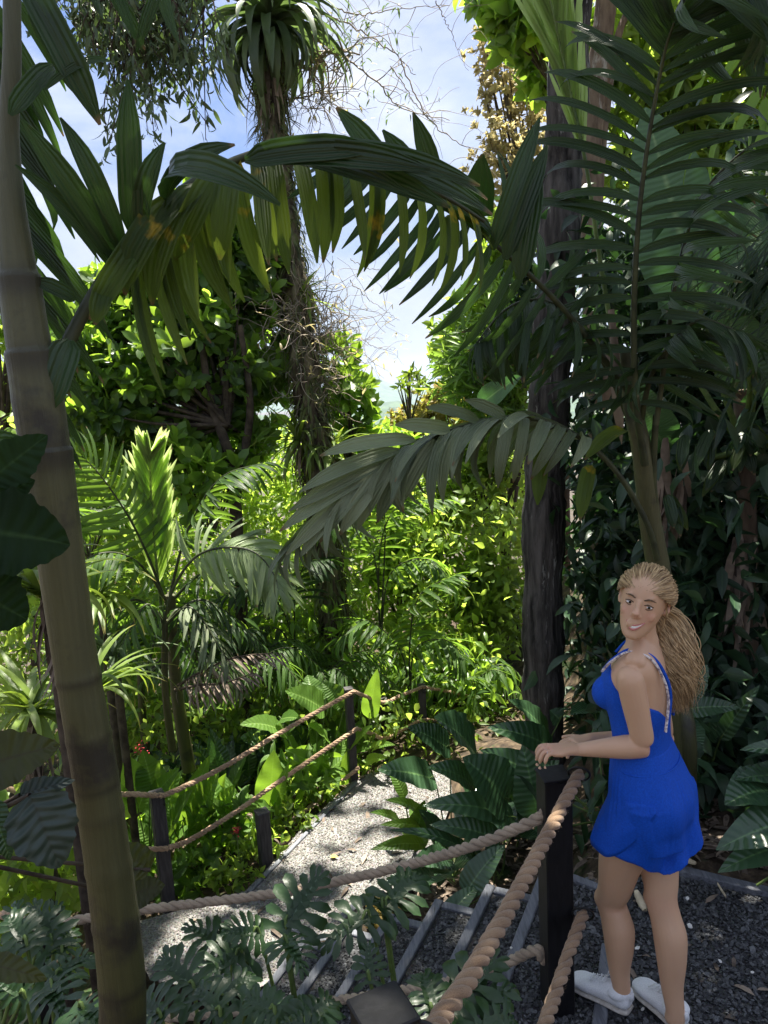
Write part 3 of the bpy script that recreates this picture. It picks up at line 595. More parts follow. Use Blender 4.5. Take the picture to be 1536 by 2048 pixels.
def trunk(parent, pts, r0, r1, mat, n=16, N=60, jit=.03, name='trunk', lump=.0, flare=0.):
    C = spline(pts, N); acc = Acc(); rr = np.linspace(r0, r1, N)*(1+lump*np.array([noise.noise(Vector((0, 3.3, i*.22))) for i in range(N)])*2)
    rr[:6] *= 1+flare*np.linspace(1, 0, 6)**2
    tube(acc, C, rr, n, .0, jit); return acc.build(name, M[mat], parent)

# ------------------------------------------------------------------ left foreground palm (ringed trunk)
e = empty('palm_tree', (-.62, 1.6, -.7), 'foreground palm with a smooth ringed grey-brown trunk at the left and one long drooping frond', 'palm tree')
C = spline([(-.60, 1.60, -.75), W(262, 2300, 1.6), W(243, 1950, 1.6), W(198, 1600, 1.6), W(148, 1300, 1.6), W(106, 1000, 1.6), W(88, 880, 1.6), W(70, 760, 1.6), W(50, 640, 1.6), W(31, 500, 1.6), W(20, 380, 1.6), W(18, 250, 1.6), W(24, 120, 1.6), W(24, 0, 1.6), W(24, -300, 1.6), W(20, -600, 1.6)], 340)
zz = C[:, 2]; rad = np.interp(zz, [0, 1.0, 1.72, 2.05, 2.29, 2.40, 2.55, 2.65, 2.8, 3.0], [.058, .053, .046, .048, .050, .043, .036, .029, .019, .016]); tn = np.zeros(340)
rings = [G(250, y, 0) for y in ()]
for py in (1965, 1845, 1735, 1625, 1560, 1470, 1350, 2080, 2200, 1190 if False else 1352):
    z0 = W(200, py, 1.6)[2]; q = np.abs(zz-z0); rad = rad+.0022*np.exp(-(q/.008)**2)-.0008*np.exp(-((zz-z0+.012)/.006)**2); tn = np.maximum(tn, .65*np.exp(-(((zz-z0)+.008)/.006)**2))
for py, r_ in ((900, .005), (700, .006), (545, .006)):
    z0 = W(60, py, 1.6)[2]; rad = rad+r_*(zz < z0)*np.exp((zz-z0)/.05); tn = np.maximum(tn, .7*np.exp(-(((zz-z0)+.02)/.03)**2))
acc = Acc(); tube(acc, C, rad, 28, tn, .004); acc.build('trunk', M['ringed'], e)
F1 = Ws([(70, 860), (112, 740), (160, 640), (215, 545), (265, 475), (340, 400), (430, 340), (540, 300), (660, 300), (790, 345), (900, 400), (980, 450)], 1.6, 1.95)
fr = frond(e, F1, 26, .34, .046, 105, 70, .1, (0, 2), 'palm_yellow', t0=.36, t1=.97, sides=(1,), g=2.2, rr=.017, tint=(.0, .7), Lend=.5, jit=.12, Ls=[1.05, .95, .8, .7, .55])
fr['label'] = 'long frond arching over to the right with yellow-patched hanging leaflets'
def strips(parent, lst, mat, name='leaflet', tms=None, t=(.2, .7)):
    """hand placed leaflets: (x0,y0,x1,y1,width px,bend idx,dist0,dist1)"""
    for (x0, y0, x1, y1, wp, bd, d0, d1) in lst:
        hleaf(parent, (x0, y0, d0), (x1, y1, d1), wp, mat, bd, tms or LF_B, t=R.uniform(*t), name=name, face=R.uniform(.45, .8))
strips(fr, [(265, 470, 256, 160, 46, 1, 1.66, 1.6), (285, 455, 330, 285, 44, 2, 1.68, 1.6), (330, 420, 470, 290, 48, 3, 1.7, 1.6), (350, 400, 560, 410, 54, 4, 1.7, 1.5), (240, 500, 120, 235, 40, 2, 1.66, 1.55),
            (235, 520, 45, 240, 46, 1, 1.66, 1.5), (230, 540, 30, 330, 40, 1, 1.66, 1.5), (150, 600, 65, 560, 34, 1, 1.64, 1.6), (140, 680, 90, 830, 60, 2, 1.62, 1.58),
            (490, 320, 760, 300, 50, 2, 1.74, 1.7), (500, 310, 860, 340, 52, 2, 1.74, 1.72), (540, 300, 960, 372, 48, 2, 1.76, 1.78), (600, 300, 975, 400, 46, 2, 1.78, 1.8), (650, 300, 985, 430, 50, 1, 1.8, 1.85),
            (560, 310, 820, 390, 46, 1, 1.78, 1.72), (620, 305, 900, 415, 46, 1, 1.8, 1.76)], 'palm_dark')
strips(fr, [(360, 400, 250, 590, 62, 3, 1.7, 1.66), (400, 370, 305, 610, 58, 3, 1.72, 1.68), (300, 450, 180, 640, 50, 2, 1.68, 1.62), (430, 350, 350, 520, 50, 3, 1.72, 1.7), (215, 560, 190, 650, 40, 2, 1.64, 1.6), (460, 345, 440, 520, 48, 3, 1.74, 1.7)], 'palm_yellow')
fr = frond(e, Ws([(5, -260), (-60, -40), (-70, 200), (-30, 430), (10, 650), (30, 800)], 1.75, 1.75), 30, .42, .036, 80, 50, .0, (1, 3), 'palm_dark', t0=.12, t1=1., sides=(-1,), g=.85, rr=.014, up=nrm(CC-np.array([-1, 1.8, 2.6])), Lend=.75)
fr['label'] = 'frond at the left edge with narrow leaflets raking to the right'
fr = frond(e, Ws([(10, -420), (120, -380), (260, -340), (380, -300), (480, -240)], 1.6, 2.0), 5, .4, .05, 80, 40, .0, (1, 3), 'palm_dark', t0=.1, t1=1., sides=(-1, 1), g=.6, rr=.014)
fr['label'] = 'frond above the top left corner with broad dark leaflets hanging into view'
strips(fr, [(40, -60, 200, 250, 60, 1, 1.5, 1.55), (60, 0, 175, 210, 50, 1, 1.5, 1.6), (20, 230, 110, 130, 40, 2, 1.5, 1.6), (90, 180, 230, 130, 18, 3, 1.5, 1.6), (180, -80, 290, 100, 30, 1, 1.7, 1.8), (330, -60, 272, 105, 24, 1, 1.7, 1.7), (200, -100, 275, 90, 20, 0, 1.7, 1.7)], 'palm_dark')

# ------------------------------------------------------------------ right clump palm
e = empty('palm_tree', W(1322, 1700, 3.3), 'slim clumping palm rising behind the woman with fronds on every side', 'palm tree')
B0 = W(1340, 1750, 3.3); B0[2] = -.1
trunk(e, [B0, W(1335, 1400, 3.3), W(1322, 1180, 3.28), W(1300, 1040, 3.25), W(1283, 900, 3.2), W(1262, 800, 3.2), W(1255, 700, 3.2)], .062, .03, 'ringed', name='trunk', jit=.01)
trunk(e, [B0+(.1, .1, 0), W(1372, 1500, 3.4), W(1362, 1420, 3.45), W(1350, 1400, 3.45)], .052, .045, 'ringed', name='cut_stem', jit=.01)
trunk(e, [W(1285, 930, 3.25), W(1262, 830, 3.3), W(1235, 730, 3.35), W(1222, 620, 3.4)], .028, .014, 'bark_brown', name='stem', jit=.01)
trunk(e, [W(1312, 1090, 3.25), W(1306, 960, 3.2), W(1312, 830, 3.15)], .02, .012, 'rachis', name='stem', jit=.01)
VU = nrm(CC-W(1280, 500, 3.0))
fr = frond(e, Ws([(1290, 930), (1272, 800), (1268, 620), (1278, 430), (1300, 260), (1328, 110), (1350, 40)], 3.15, 2.7), 30, .52, .050, 88, 38, -.05, (2, 3), 'palm_dark', t0=.14, t1=1., up=VU, uT=.55, g=.0, rr=.016, Lend=.5, tint=(.1, .6), Ls=[.75, .9, 1, .95, .6])
fr['label'] = 'tall upright frond above the woman with arching dark leaflets on both sides'
fr = frond(e, Ws([(1268, 800), (1170, 670), (1100, 590), (1020, 515), (940, 450), (850, 395), (760, 350), (690, 320)], 3.2, 2.55), 22, .42, .044, 75, 25, .1, (1, 3), 'palm_dark', t0=.18, t1=1., g=.55, rr=.014, Lend=.6, tint=(.1, .6), up=nrm(CC-W(950, 450, 3)+UP*2))
fr['label'] = 'frond reaching left to meet the other palm, leaflets hanging against the sky'
strips(fr, [(880, 420, 826, 225, 40, 1, 2.75, 2.6), (850, 400, 765, 260, 42, 1, 2.7, 2.6), (800, 370, 672, 215, 42, 1, 2.65, 2.6), (960, 430, 965, 308, 56, 2, 2.8, 2.6), (985, 500, 1080, 235, 36, 1, 2.8, 2.8), (1010, 520, 1095, 290, 40, 1, 2.8, 2.8), (1040, 560, 1080, 340, 44, 1, 2.8, 2.8),
            (990, 480, 780, 380, 44, 2, 2.8, 2.6), (980, 470, 830, 370, 30, 1, 2.8, 2.65)], 'palm_dark')
strips(fr, [(900, 430, 905, 525, 34, 1, 2.7, 2.65), (985, 500, 930, 440, 24, 1, 2.8, 2.7)], 'palm_yellow')
fr = frond(e, Ws([(1315, 1120), (1295, 1050), (1245, 960), (1180, 890), (1100, 845), (1010, 835), (920, 855), (830, 890), (740, 945), (660, 1010), (590, 1085)], 3.2, 2.9), 32, .38, .055, 62, 12, .3, (2, 4), 'palm_pale', t0=.30, t1=1., g=.35, jit=.3, rr=.014, Lend=.55, tint=(.1, .9), Ls=[.8, 1, 1, .8, .6])
fr['label'] = 'low grey-green frond arching left over the path with torn leaflets'
strips(fr, [(830, 880, 640, 912, 34, 1, 2.95, 2.85), (800, 900, 598, 985, 34, 1, 2.95, 2.85), (770, 930, 560, 1062, 34, 1, 2.95, 2.85), (740, 950, 572, 1110, 30, 1, 2.93, 2.85), (785, 915, 578, 1022, 30, 1, 2.95, 2.86), (780, 925, 680, 1070, 34, 2, 2.95, 2.85), (760, 940, 640, 1085, 30, 2, 2.94, 2.85), (830, 895, 755, 1045, 36, 2, 2.95, 2.9), (870, 880, 800, 1010, 36, 2, 2.97, 2.9), (800, 905, 715, 1060, 30, 2, 2.95, 2.88), (700, 985, 600, 1115, 28, 1, 2.9, 2.85),
            (900, 860, 790, 850, 30, 1, 2.97, 2.9), (960, 845, 850, 815, 28, 1, 3.0, 2.9), (1010, 835, 930, 800, 26, 1, 3., 2.95)], 'palm_pale', t=(.2, 1.))
fr = frond(e, Ws([(1240, 760), (1200, 520), (1172, 330), (1135, 160), (1100, 0), (1080, -80)], 3.5, 3.4), 34, .5, .024, 13, 8, .0, (0, 0), 'palm_new', t0=.42, t1=1., g=0, rr=.012, Lend=.6, tint=(.3, .9), up=VU, rmat='rachis_green', jit=.03)
fr['label'] = 'unopened pale yellow-green spear frond beside the lichen trunk'
fr = frond(e, Ws([(1262, 850), (1215, 740), (1150, 640), (1080, 600), (1010, 620), (950, 690)], 3.35, 3.0), 18, .42, .042, 75, 35, .1, (2, 4), 'palm_dark', t0=.2, t1=1., g=.6, rr=.013, tint=(.1, .5))
fr['label'] = 'drooping dark frond left of the palm stem'
fr = frond(e, Ws([(1278, 870), (1300, 760), (1340, 690), (1400, 640), (1470, 660)], 3.2, 2.9), 15, .42, .045, 75, 35, .1, (1, 3), 'palm_dark', t0=.2, t1=1., g=.5, rr=.013, tint=(.1, .5))
fr['label'] = 'short dark frond right of the palm stem'
fr = frond(e, Ws([(1340, 60), (1400, -60), (1480, -80), (1560, -20)], 2.8, 2.7), 12, .5, .05, 75, 35, .1, (1, 3), 'palm_dark', t0=.05, t1=1., g=.7, rr=.01)
fr['label'] = 'dark hanging frond at the top right corner'
fr = frond(e, Ws([(1312, 850), (1330, 720), (1352, 560), (1400, 400), (1490, 300), (1580, 260)], 3.1, 3.0), 18, .5, .045, 75, 30, .1, (1, 3), 'palm_dark', t0=.3, t1=1., g=.4, rr=.012)
fr['label'] = 'dark frond leaning out to the right edge'
strips(e, [(1085, 890, 1075, 1010, 30, 2, 3.1, 3.), (1180, 930, 1160, 1040, 30, 2, 3.1, 3.), (1250, 860, 1170, 920, 30, 2, 3.2, 3.)], 'palm_yellow', 'leaflet')

# ------------------------------------------------------------------ tall trees
e = empty('tall_tree', W(1088, 1420, 5.5), 'tall dark tree trunk blotched with pale lichen, standing just left of the woman', 'tree')
TB = W(1086, 1440, 5.5); TB[2] = -.6
TT = W(1160, -400, 5.5)
trunk(e, [TB, W(1086, 1250, 5.5), W(1090, 950, 5.5), W(1104, 700, 5.5), W(1122, 400, 5.5), W(1140, 100, 5.5), TT, (1.55, 5.7, 8.8)], .155, .12, 'bark_lichen', 28, 140, .03, flare=.25, lump=.1)
crown(e, (.95, 5.2, 10.3), (4.0, 2.9, 1.9), 1650, OV, .22, 'tree_leaf', 7, .1, base=(1.55, 5.7, 8.7), nb=26, br=.07)  # unseen crown, placed and thickened to shade the woman and foreground
e = empty('slim_tree', W(1205, 900, 8.0), 'slimmer pale brown trunk right of the lichen trunk', 'tree')
trunk(e, [W(1190, 1450, 8.), W(1190, 900, 8.), W(1188, 600, 8), W(1180, 330, 8), W(1195, 150, 8), W(1212, 0, 8), W(1225, -300, 8)], .13, .09, 'bark_brown', 18, 90, .03)
trunk(e, [W(1188, 600, 8), W(1200, 350, 8), W(1215, 200, 8.1), W(1240, 60, 8.2), W(1300, -60, 8.3)], .05, .03, 'bark_brown', 10, 40, .03, name='limb')
crown(e, (5.2, 7.4, 8.6), (3.2, 2.4, 1.5), 700, OV, .22, 'tree_leaf', 7, .1, base=W(1225, -280, 8), nb=14, br=.05)  # unseen crown, added beyond the frame to darken the right bank

# centre tree with epiphytes
KD = 1.24
e = empty('mossy_tree', W(683, 1400, 7.4), 'mossy tree trunk hung with roots in the middle of the picture', 'tree')
TP = [W(x, y, d) for x, y, d in [(690, 1430, 7.4), (682, 1350, 7.4), (665, 1200, 7.4), (648, 1050, 7.4), (635, 900, 7.45), (612, 750, 7.6), (592, 600, 7.9), (570, 430, 8.3), (548, 260, 8.7), (535, 120, 8.9), (520, -60, 9.1), (500, -300, 9.3)]]
TP[0][2] = hgt(TP[0][0], TP[0][1])-.2
trunk(e, TP, .145, .12, 'bark_moss', 20, 140, .09, lump=.12)
CT = spline(TP, 200)
# moss tufts, hanging roots
acc = Acc(); n = 2600; i = NR.integers(8, 190, n); a = NR.uniform(0, 2*PI, n); rr = np.interp(i, [0, 200], [.135, .12])
D = np.stack([np.cos(a), np.sin(a), -.5+NR.normal(0, .5, n)], -1); pick(acc, STR, CT[i]+np.stack([np.cos(a), np.sin(a), a*0], -1)*rr[:, None], D, UP, NR.uniform(.12, .32, n), NR.uniform(.18, .5, n)*.6, NR.uniform(0, 1, n))
acc.build('moss', M['golden'] if False else leafmat('moss_tuft', (.03, .04, .012), (.16, .19, .06), (.2, .25, .05), .3), e)
acc = Acc()
for k in range(330):
    i = R.randrange(20, 185); a = R.uniform(0, 2*PI); p = CT[i]+np.array([math.cos(a), math.sin(a), 0])*.14; L = R.uniform(.16, .5)
    tube(acc, spline([p, p+NR.normal(0, .03, 3)-UP*L*.5, p+NR.normal(0, .06, 3)-UP*L], 8), np.linspace(.006, .002, 8), 4, R.random()*.6, cap=False)
acc.build('aerial_roots', M['dead'], e)
def straps(parent, c, n, L, wd, mat, el=(.2, 1.3), tms=None, kd=(1, 3), t=(.2, .9), name='leaves', tilt=None, az=None):
    acc = Acc(); a = NR.uniform(0, 2*PI, n) if az is None else NR.uniform(*az, n); el_ = NR.uniform(*el, n)
    D = np.stack([np.cos(a)*np.cos(el_), np.sin(a)*np.cos(el_), np.sin(el_)], -1)
    if tilt is not None: D = nrm(D+np.array(tilt))
    pick(acc, tms or STR, np.array(c)+NR.normal(0, .015, (n, 3)), D, UP, L*NR.uniform(.7, 1.1, n), wd/.09*NR.uniform(.8, 1.1, n) if tms is None else wd*NR.uniform(.8, 1.1, n), NR.uniform(*t, n), NR.integers(kd[0], kd[1]+1, n))
    return acc.build(name, M[mat], parent)
c = W(535, 50, 7.1*KD)
e = empty('epiphyte', c, 'big crown of drooping strap leaves with dead leaves hanging below, high on the centre tree', 'epiphyte plant', 'epiphytes on the centre tree')
straps(e, c, 90, 1.18, .118, 'strap_grey', (-.2, 1.3), kd=(2, 3))
straps(e, c-(0, 0, .1), 30, 1.0, .11, 'strap_grey', (-.6, .3), kd=(2, 3), az=(PI, 2*PI), name='leaves')
straps(e, c-(0, 0, .25), 60, .93, .05, 'dead', (-1.5, -1.0), kd=(0, 1), name='dead_leaves')
for (x, y, L, n, lb) in [(600, 880, .5, 34, 'ragged bromeliad with yellow-green blades around the middle of the centre tree'), (665, 905, .45, 26, 'yellow bromeliad on the right of the centre tree at the bend'), (600, 590, .4, 26, 'tufted epiphyte under the palm leaflets on the centre tree')]:
    L = L*KD; c = W(x, y, 7.4 if y > 700 else 7.85); e = empty('bromeliad', c, lb, 'epiphyte plant', 'epiphytes on the centre tree'); straps(e, c, n, L, .043, 'strap', (-.3, 1.1), kd=(0, 2))
    straps(e, c-(0, 0, .05), 14, L*.8, .03, 'dead', (-1.4, -.4), kd=(0, 1), name='dead_leaves')
# wiry twig tangle
def tangle(name, c, rad, n, L, r0, mat, label, cat, grp=None, turns=4, y=0, leaves=0):
    acc = Acc(); c = np.array(c); ends = []
    for k in range(n):
        p = c+rdir(1)[0]*np.array(rad)*R.random()**.5*.6; d = rdir(1)[0]; P = [p]
        for j in range(turns*2):
            d = nrm(d+NR.normal(0, .75, 3)+nrm(p-c)*.25); P.append(P[-1]+d*L/(turns*2))
        tube(acc, spline(P, turns*6), np.linspace(r0, r0*.4, turns*6), 4, R.random(), cap=False); ends += P[2:]
    o = acc.build(name, mat if not isinstance(mat, str) else M[mat]); tag(o, label, cat, grp)
    if leaves:
        E_ = np.array(ends); i = NR.integers(0, len(E_), leaves); a = Acc(); pick(a, LA, E_[i], rdir(leaves), UP, NR.uniform(.05, .12, leaves), None, NR.uniform(.2, 1, leaves)); a.build('leaves', M['golden'], o)
    return o
tangle('twig_tangle', W(615, 650, 7.8), (.56, .4, .56), 170, .88, .0046, 'twig', 'tangle of pale bare wiry twigs wrapped round the centre trunk', 'twigs', 'bare twigs', leaves=160)
tangle('twig_tangle', W(640, 760, 7.55), (.25, .3, .4), 40, .6, .005, 'twig', 'thinner wiry twigs hanging below the main tangle on the centre trunk', 'twigs', 'bare twigs', leaves=80)
def twigs(parent_lbl, lst, y, grp, seed, mat='twig', fine=5, leafm=None, nl=0):
    acc = Acc(); ends = []
    for pts, r0 in lst:
        P = spline([W(a, b, y) for a, b in pts], 40)+NR.normal(0, .008, (40, 3)); tube(acc, P, np.linspace(r0, r0*.3, 40), 5, .4, cap=False)
        for k in range(fine*4):
            i = R.randrange(6, 39); p = P[i]; d = nrm(np.array([R.uniform(-1, 1), R.uniform(-.4, .4), R.uniform(-1, .7)])); Q = [p]
            for j in range(4): d = nrm(d+NR.normal(0, .35, 3)); Q.append(Q[-1]+d*R.uniform(.08, .2)*y/9)
            tube(acc, spline(Q, 10), np.linspace(r0*.4, .0018, 10), 4, .5, cap=False); ends += Q[1:]
    o = acc.build('bare_branch', M[mat]); tag(o, parent_lbl, 'branch', grp)
    if nl:
        E_ = np.array(ends); i = NR.integers(0, len(E_), nl); a = Acc(); pick(a, LA, E_[i]+NR.normal(0, .04, (nl, 3)), rdir(nl)*np.array([1, 1, .6])-UP*.4, UP, NR.uniform(.06, .11, nl), None, NR.uniform(.1, .9, nl)); a.build('leaves', M[leafm], o)
    return o
twigs('thin bare branches against the sky right of the drooping epiphyte', [([(600, 60), (680, 110), (760, 170), (800, 215), (900, 240)], .014), ([(620, 20), (700, 50), (790, 110), (830, 150)], .012), ([(640, 0), (720, 30), (780, 20), (900, 10)], .01)], 9.18, 'branches against the sky', 3, fine=4, leafm='strap_grey', nl=150)
twigs('fine hanging twig with tiny leaflets near the golden tree', [([(800, 120), (860, 240), (940, 300), (960, 330)], .008), ([(870, 0), (900, 60), (935, 140)], .006), ([(780, 130), (850, 230), (890, 245)], .006)], 8.5, 'branches against the sky', 4, fine=2)
twigs('small twigs with sparse leaves at the sky gap by the centre trunk', [([(700, 560), (740, 600), (800, 640)], .006), ([(690, 640), (740, 690), (790, 700)], .006), ([(700, 520), (760, 540), (810, 520)], .005)], 9.42, 'branches against the sky', 5, fine=2, leafm='golden', nl=60)
twigs('mossy branch hung with roots under the drooping epiphyte', [([(560, 90), (620, 140), (660, 100), (720, 110)], .03), ([(600, 120), (640, 180), (650, 240)], .012), ([(560, 200), (620, 190), (700, 140)], .014)], 9.18, 'branches against the sky', 6, fine=6, leafm='golden', nl=120)
# overhanging leafy branches, upper left
e = empty('overhanging_tree', W(300, -500, 6.5), 'willowy grey-green branches hanging into the top left of the sky', 'tree')
trunk(e, [W(260, -800, 4.9), W(320, -300, 4.9), W(420, -80, 4.9), W(560, -40, 5.0)], .08, .03, 'wood', 10, 40)
acc = Acc(); tw = Acc()
for k in range(190):
    x = R.triangular(110, 430, 220); p = W(x, R.uniform(-90, 40), R.uniform(4.5, 5.3)); L = R.uniform(.15, .75)*(1.0 if x > 230 else .45)*(1 if x < 600 else .7)
    d = nrm(np.array([R.uniform(-.8, .8), R.uniform(-.3, .3), -1])); Q = spline([p, p+d*L*.5+NR.normal(0, .05, 3), p+d*L*.8-UP*L*.25], 14); tube(tw, Q, np.linspace(.006, .002, 14), 4, cap=False)
    n = int(38*L)+4; i = NR.integers(1, 14, n); pick(acc, LA, Q[i]+NR.normal(0, .03, (n, 3)), rdir(n)*.6-UP*.8, rdir(n), NR.uniform(.055, .105, n), None, NR.uniform(.1, .8, n))
acc.build('crown', M['strap_grey'], e); tw.build('branches', M['wood'], e)

# magnolia-like tree on the left
e = empty('round_leaf_tree', W(460, 950, 7.2), 'dense round-leaved tree with bright leaf rosettes behind the ringed trunk', 'tree')
TBm = W(470, 1200, 7.4); TBm[2] = -1.6
trunk(e, [TBm, W(470, 1000, 7.3), W(455, 900, 7.2), W(420, 800, 7.2), W(400, 650, 7.2)], .07, .03, 'wood', 10, 40)
trunk(e, [W(470, 1000, 7.3), W(490, 900, 7.3), W(500, 800, 7.2), W(480, 650, 7.2)], .05, .025, 'wood', 10, 40, name='limb')
for (x, y, d, rx, rz, n) in [(330, 740, 7.5, .98, .64, 210), (260, 640, 7.8, .65, .52, 110), (400, 560, 7.9, .78, .64, 170), (430, 450, 8.1, .37, .44, 60), (475, 700, 8.0, .6, .72, 150), (220, 820, 7.3, .47, .37, 70), (180, 700, 7.4, .24, .32, 30), (400, 880, 7.7, .8, .24, 110), (480, 560, 8.1, .47, .52, 90), (250, 560, 7.8, .22, .22, 22)]:
    crown(e, W(x, y, d), (rx, .6, rz), int(n*1.35), OB, .185, 'tree_leaf', 9, .35, (.1, 1.), base=W(455, 850, 7.2), nb=5, spread=1.0, rag=.2, br=.025)
e = empty('round_leaf_tree', W(720, 900, 8.2), 'bright leafy rosettes just right of the centre trunk', 'tree')
for (x, y, d, rx, rz, n) in [(690, 810, 8.2, .24, .38, 50), (770, 905, 8.6, .35, .18, 40), (675, 720, 8.3, .14, .16, 12)]:
    crown(e, W(x, y, d), (rx, .4, rz), n, OB, .22, 'tree_leaf', 9, .3, (.4, 1.), base=W(700, 950, 8.2), nb=5, spread=1.0, br=.02)
e = empty('round_leaf_tree', W(400, 960, 7.), 'young leafy rosette shrub above the pale spear frond', 'tree')
for (x, y, d, n) in [(345, 905, 7., 10), (415, 940, 6.9, 8), (470, 935, 7.1, 9), (380, 990, 6.9, 7)]:
    crown(e, W(x, y, d), (.14, .15, .12), n, OB, .22, 'tree_leaf', 9, .1, (.5, 1.), base=W(420, 1080, 7.), nb=3, spread=.8, br=.012)

# ------------------------------------------------------------------ far trees, upper right and centre
def ftree(label, blobs, y, tms, L, mat, k, tr=None, name='leafy_tree', t=(.2, 1.), rag=.35, spread=1.0, wscale=1., grp='sunlit trees beyond the path'):
    b0 = blobs[0]; e = empty(name, W(b0[0], b0[1], y), label, 'tree', grp); base = W(*(tr or (b0[0], b0[1]+150)), y)
    bt = W(base[0]*0+(tr or (b0[0], b0[1]+150))[0], 1200, y+.5); bt[2] = max(-5, hgt(bt[0], bt[1])-.2)
    trunk(e, [bt, (bt+base)/2+NR.normal(0, .1, 3), base, W(b0[0], b0[1], y)], *((.09, .03) if b0[4] > 20 else (.03, .012)), 'wood', 8, 30)
    for (x, yy, rx, rz, n) in blobs:
        crown(e, W(x, yy, y+R.uniform(-.4, .4)), (rx*y/FOC, min(rx, rz)*y/FOC*.9, rz*y/FOC), n, tms, L, mat, k, .2, t, base=base, nb=6, rag=rag, spread=spread, wscale=wscale, br=.03 if n > 20 else .008)
    return e
ftree('golden-brown small-leaved tree against the sky at the top', [(1010, 180, 70, 110, 200), (1000, 330, 60, 90, 150), (1070, 270, 60, 150, 180), (980, 110, 35, 60, 50), (1080, 420, 50, 80, 60)], 12., OV, .095, 'golden', 10, (1060, 500))
ftree('bright green large-leaved tree at the top behind the spear frond', [(1040, 20, 70, 80, 80), (1090, 110, 60, 80, 60), (990, -40, 60, 50, 40)], 10.5, OV, .3, 'tree_leaf', 6, (1130, 200), t=(.5, 1.))
ftree('sunlit yellow-green tree filling the top right corner', [(1300, 60, 150, 140, 330), (1450, 150, 140, 160, 330), (1500, 350, 100, 140, 200), (1350, 330, 120, 120, 180), (1250, 200, 80, 140, 120)], 9.5, LA, .26, 'thicket', 7, (1400, 500), t=(.3, 1.))
ftree('small-leaved sunlit shrub tree right of the sky gap', [(990, 640, 70, 70, 150), (930, 700, 60, 60, 120), (1010, 520, 50, 80, 100), (880, 690, 25, 40, 30)], 10., OV, .17, 'thicket', 6, (1000, 800), t=(.4, 1.))
ftree('feathery bamboo clump hanging over the valley view', [(960, 740, 80, 80, 260), (1020, 680, 60, 100, 180), (1000, 820, 60, 50, 110)], 9.2, LA, .26, 'bamboo_leaf', 6, (1040, 850), name='bamboo_clump', wscale=.55, t=(.4, 1.), spread=1.2)
ftree('russet-tipped yellow shrub below the mountain', [(880, 810, 50, 40, 160), (820, 850, 50, 40, 120), (930, 840, 40, 40, 80)], 12., OV, .12, 'redyel', 6, (870, 900), name='shrub')
ftree('pale umbrella-leaved sapling against the mountain', [(818, 748, 18, 12, 5), (800, 775, 16, 10, 4), (845, 772, 14, 10, 4)], 10.5, LA, .17, 'strap', 8, (820, 850), name='sapling', spread=1.3)
ftree('light green tree edge behind the ringed trunk at the far left', [(20, 650, 50, 60, 60), (5, 780, 40, 60, 50), (110, 640, 30, 40, 30)], 9., LA, .2, 'thicket', 6, (10, 900), t=(.5, 1.))
for i, (x, y, rx, rz, n, d, mat, lb) in enumerate([
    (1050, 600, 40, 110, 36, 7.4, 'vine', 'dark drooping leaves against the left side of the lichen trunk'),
    (960, 920, 90, 70, 200, 9.5, 'thicket', 'bright leafy shrub under the arching grey-green frond'),
    (870, 1000, 110, 60, 260, 10., 'thicket', 'yellow-green shrub in the middle distance right of the centre trunk'),
    (780, 960, 70, 70, 150, 9.5, 'bamboo_leaf', 'narrow-leaved bright shrub beside the centre trunk'),
    (960, 1180, 90, 90, 200, 8.5, 'thicket', 'sunlit shrub left of the lichen trunk at mid height'),
    (900, 1330, 100, 70, 220, 7.6, 'thicket', 'small-leaved sunlit shrub behind the dark broad leaves'),
    (800, 1120, 80, 80, 160, 9., 'tree_leaf', 'green shrub right of the centre trunk, below the frond tip')]):
    e = empty('shrub', W(x, y, d), lb, 'shrub', 'shrubs beyond the path'); crown(e, W(x, y, d), (rx*d/FOC, rx*d/FOC*.8, rz*d/FOC), n, OV if mat != 'bamboo_leaf' else LA, .15, mat, 6, .1, (.3, 1.), base=W(x, y+rz*1.6, d), nb=9, br=.015)

# ------------------------------------------------------------------ masses nobody could count
def mass(name, boxes, tms, L, mat, label, t=(.0, 1.), dn=-.25, dens=1.0, wscale=1.):
    acc = Acc()
    for (x0, x1, y0, y1, da, db, n) in boxes:     # sight-region and distance range gives real volumes
        n = int(n*dens); nc = max(1, n//14); px = NR.uniform(x0, x1, nc); py = NR.uniform(y0, y1, nc); d = NR.uniform(da, db, nc)
        P = np.array([W(a, b, c_) for a, b, c_ in zip(px, py, d)])
        P = np.repeat(P, 14, 0); P = P+NR.normal(0, 1, P.shape)*L*1.0; k = len(P)
        D = nrm(rdir(k)+np.array([0, -.3, dn])); pick(acc, tms, P, D, nrm(UP+NR.normal(0, .5, (k, 3))), L*NR.uniform(.6, 1.2, k), L*NR.uniform(.6, 1.2, k)*wscale, np.clip(np.repeat(NR.uniform(*t, nc), 14)+NR.normal(0, .15, k), 0, 1))
    o = acc.build(name, M[mat]); return tag(o, label, name.replace('_', ' '), kind='stuff')
mass('undergrowth', [(120, 1060, 1000, 1420, 8.5, 12., 21000), (650, 1060, 870, 1050, 10, 14., 9000), (-40, 300, 850, 1500, 7, 10, 9000), (120, 660, 860, 1010, 8.5, 11, 5500), (-120, 160, 1620, 1860, 3.6, 5., 1600)], OV, .125, 'thicket', 'mixed sunlit undergrowth filling the slope beyond the path')
mass('shade_foliage', [(1300, 1600, 900, 1560, 4.2, 6.2, 6000), (1190, 1300, 900, 1560, 5.7, 7.0, 2600), (1200, 1600, 450, 950, 5., 7., 5200), (1560, 2100, 200, 1700, 3.5, 7., 5000), (1240, 1600, 1400, 1620, 3.7, 4.6, 900)], LA, .2, 'vine', 'dark shaded foliage of the bank behind the woman', wscale=1.35)
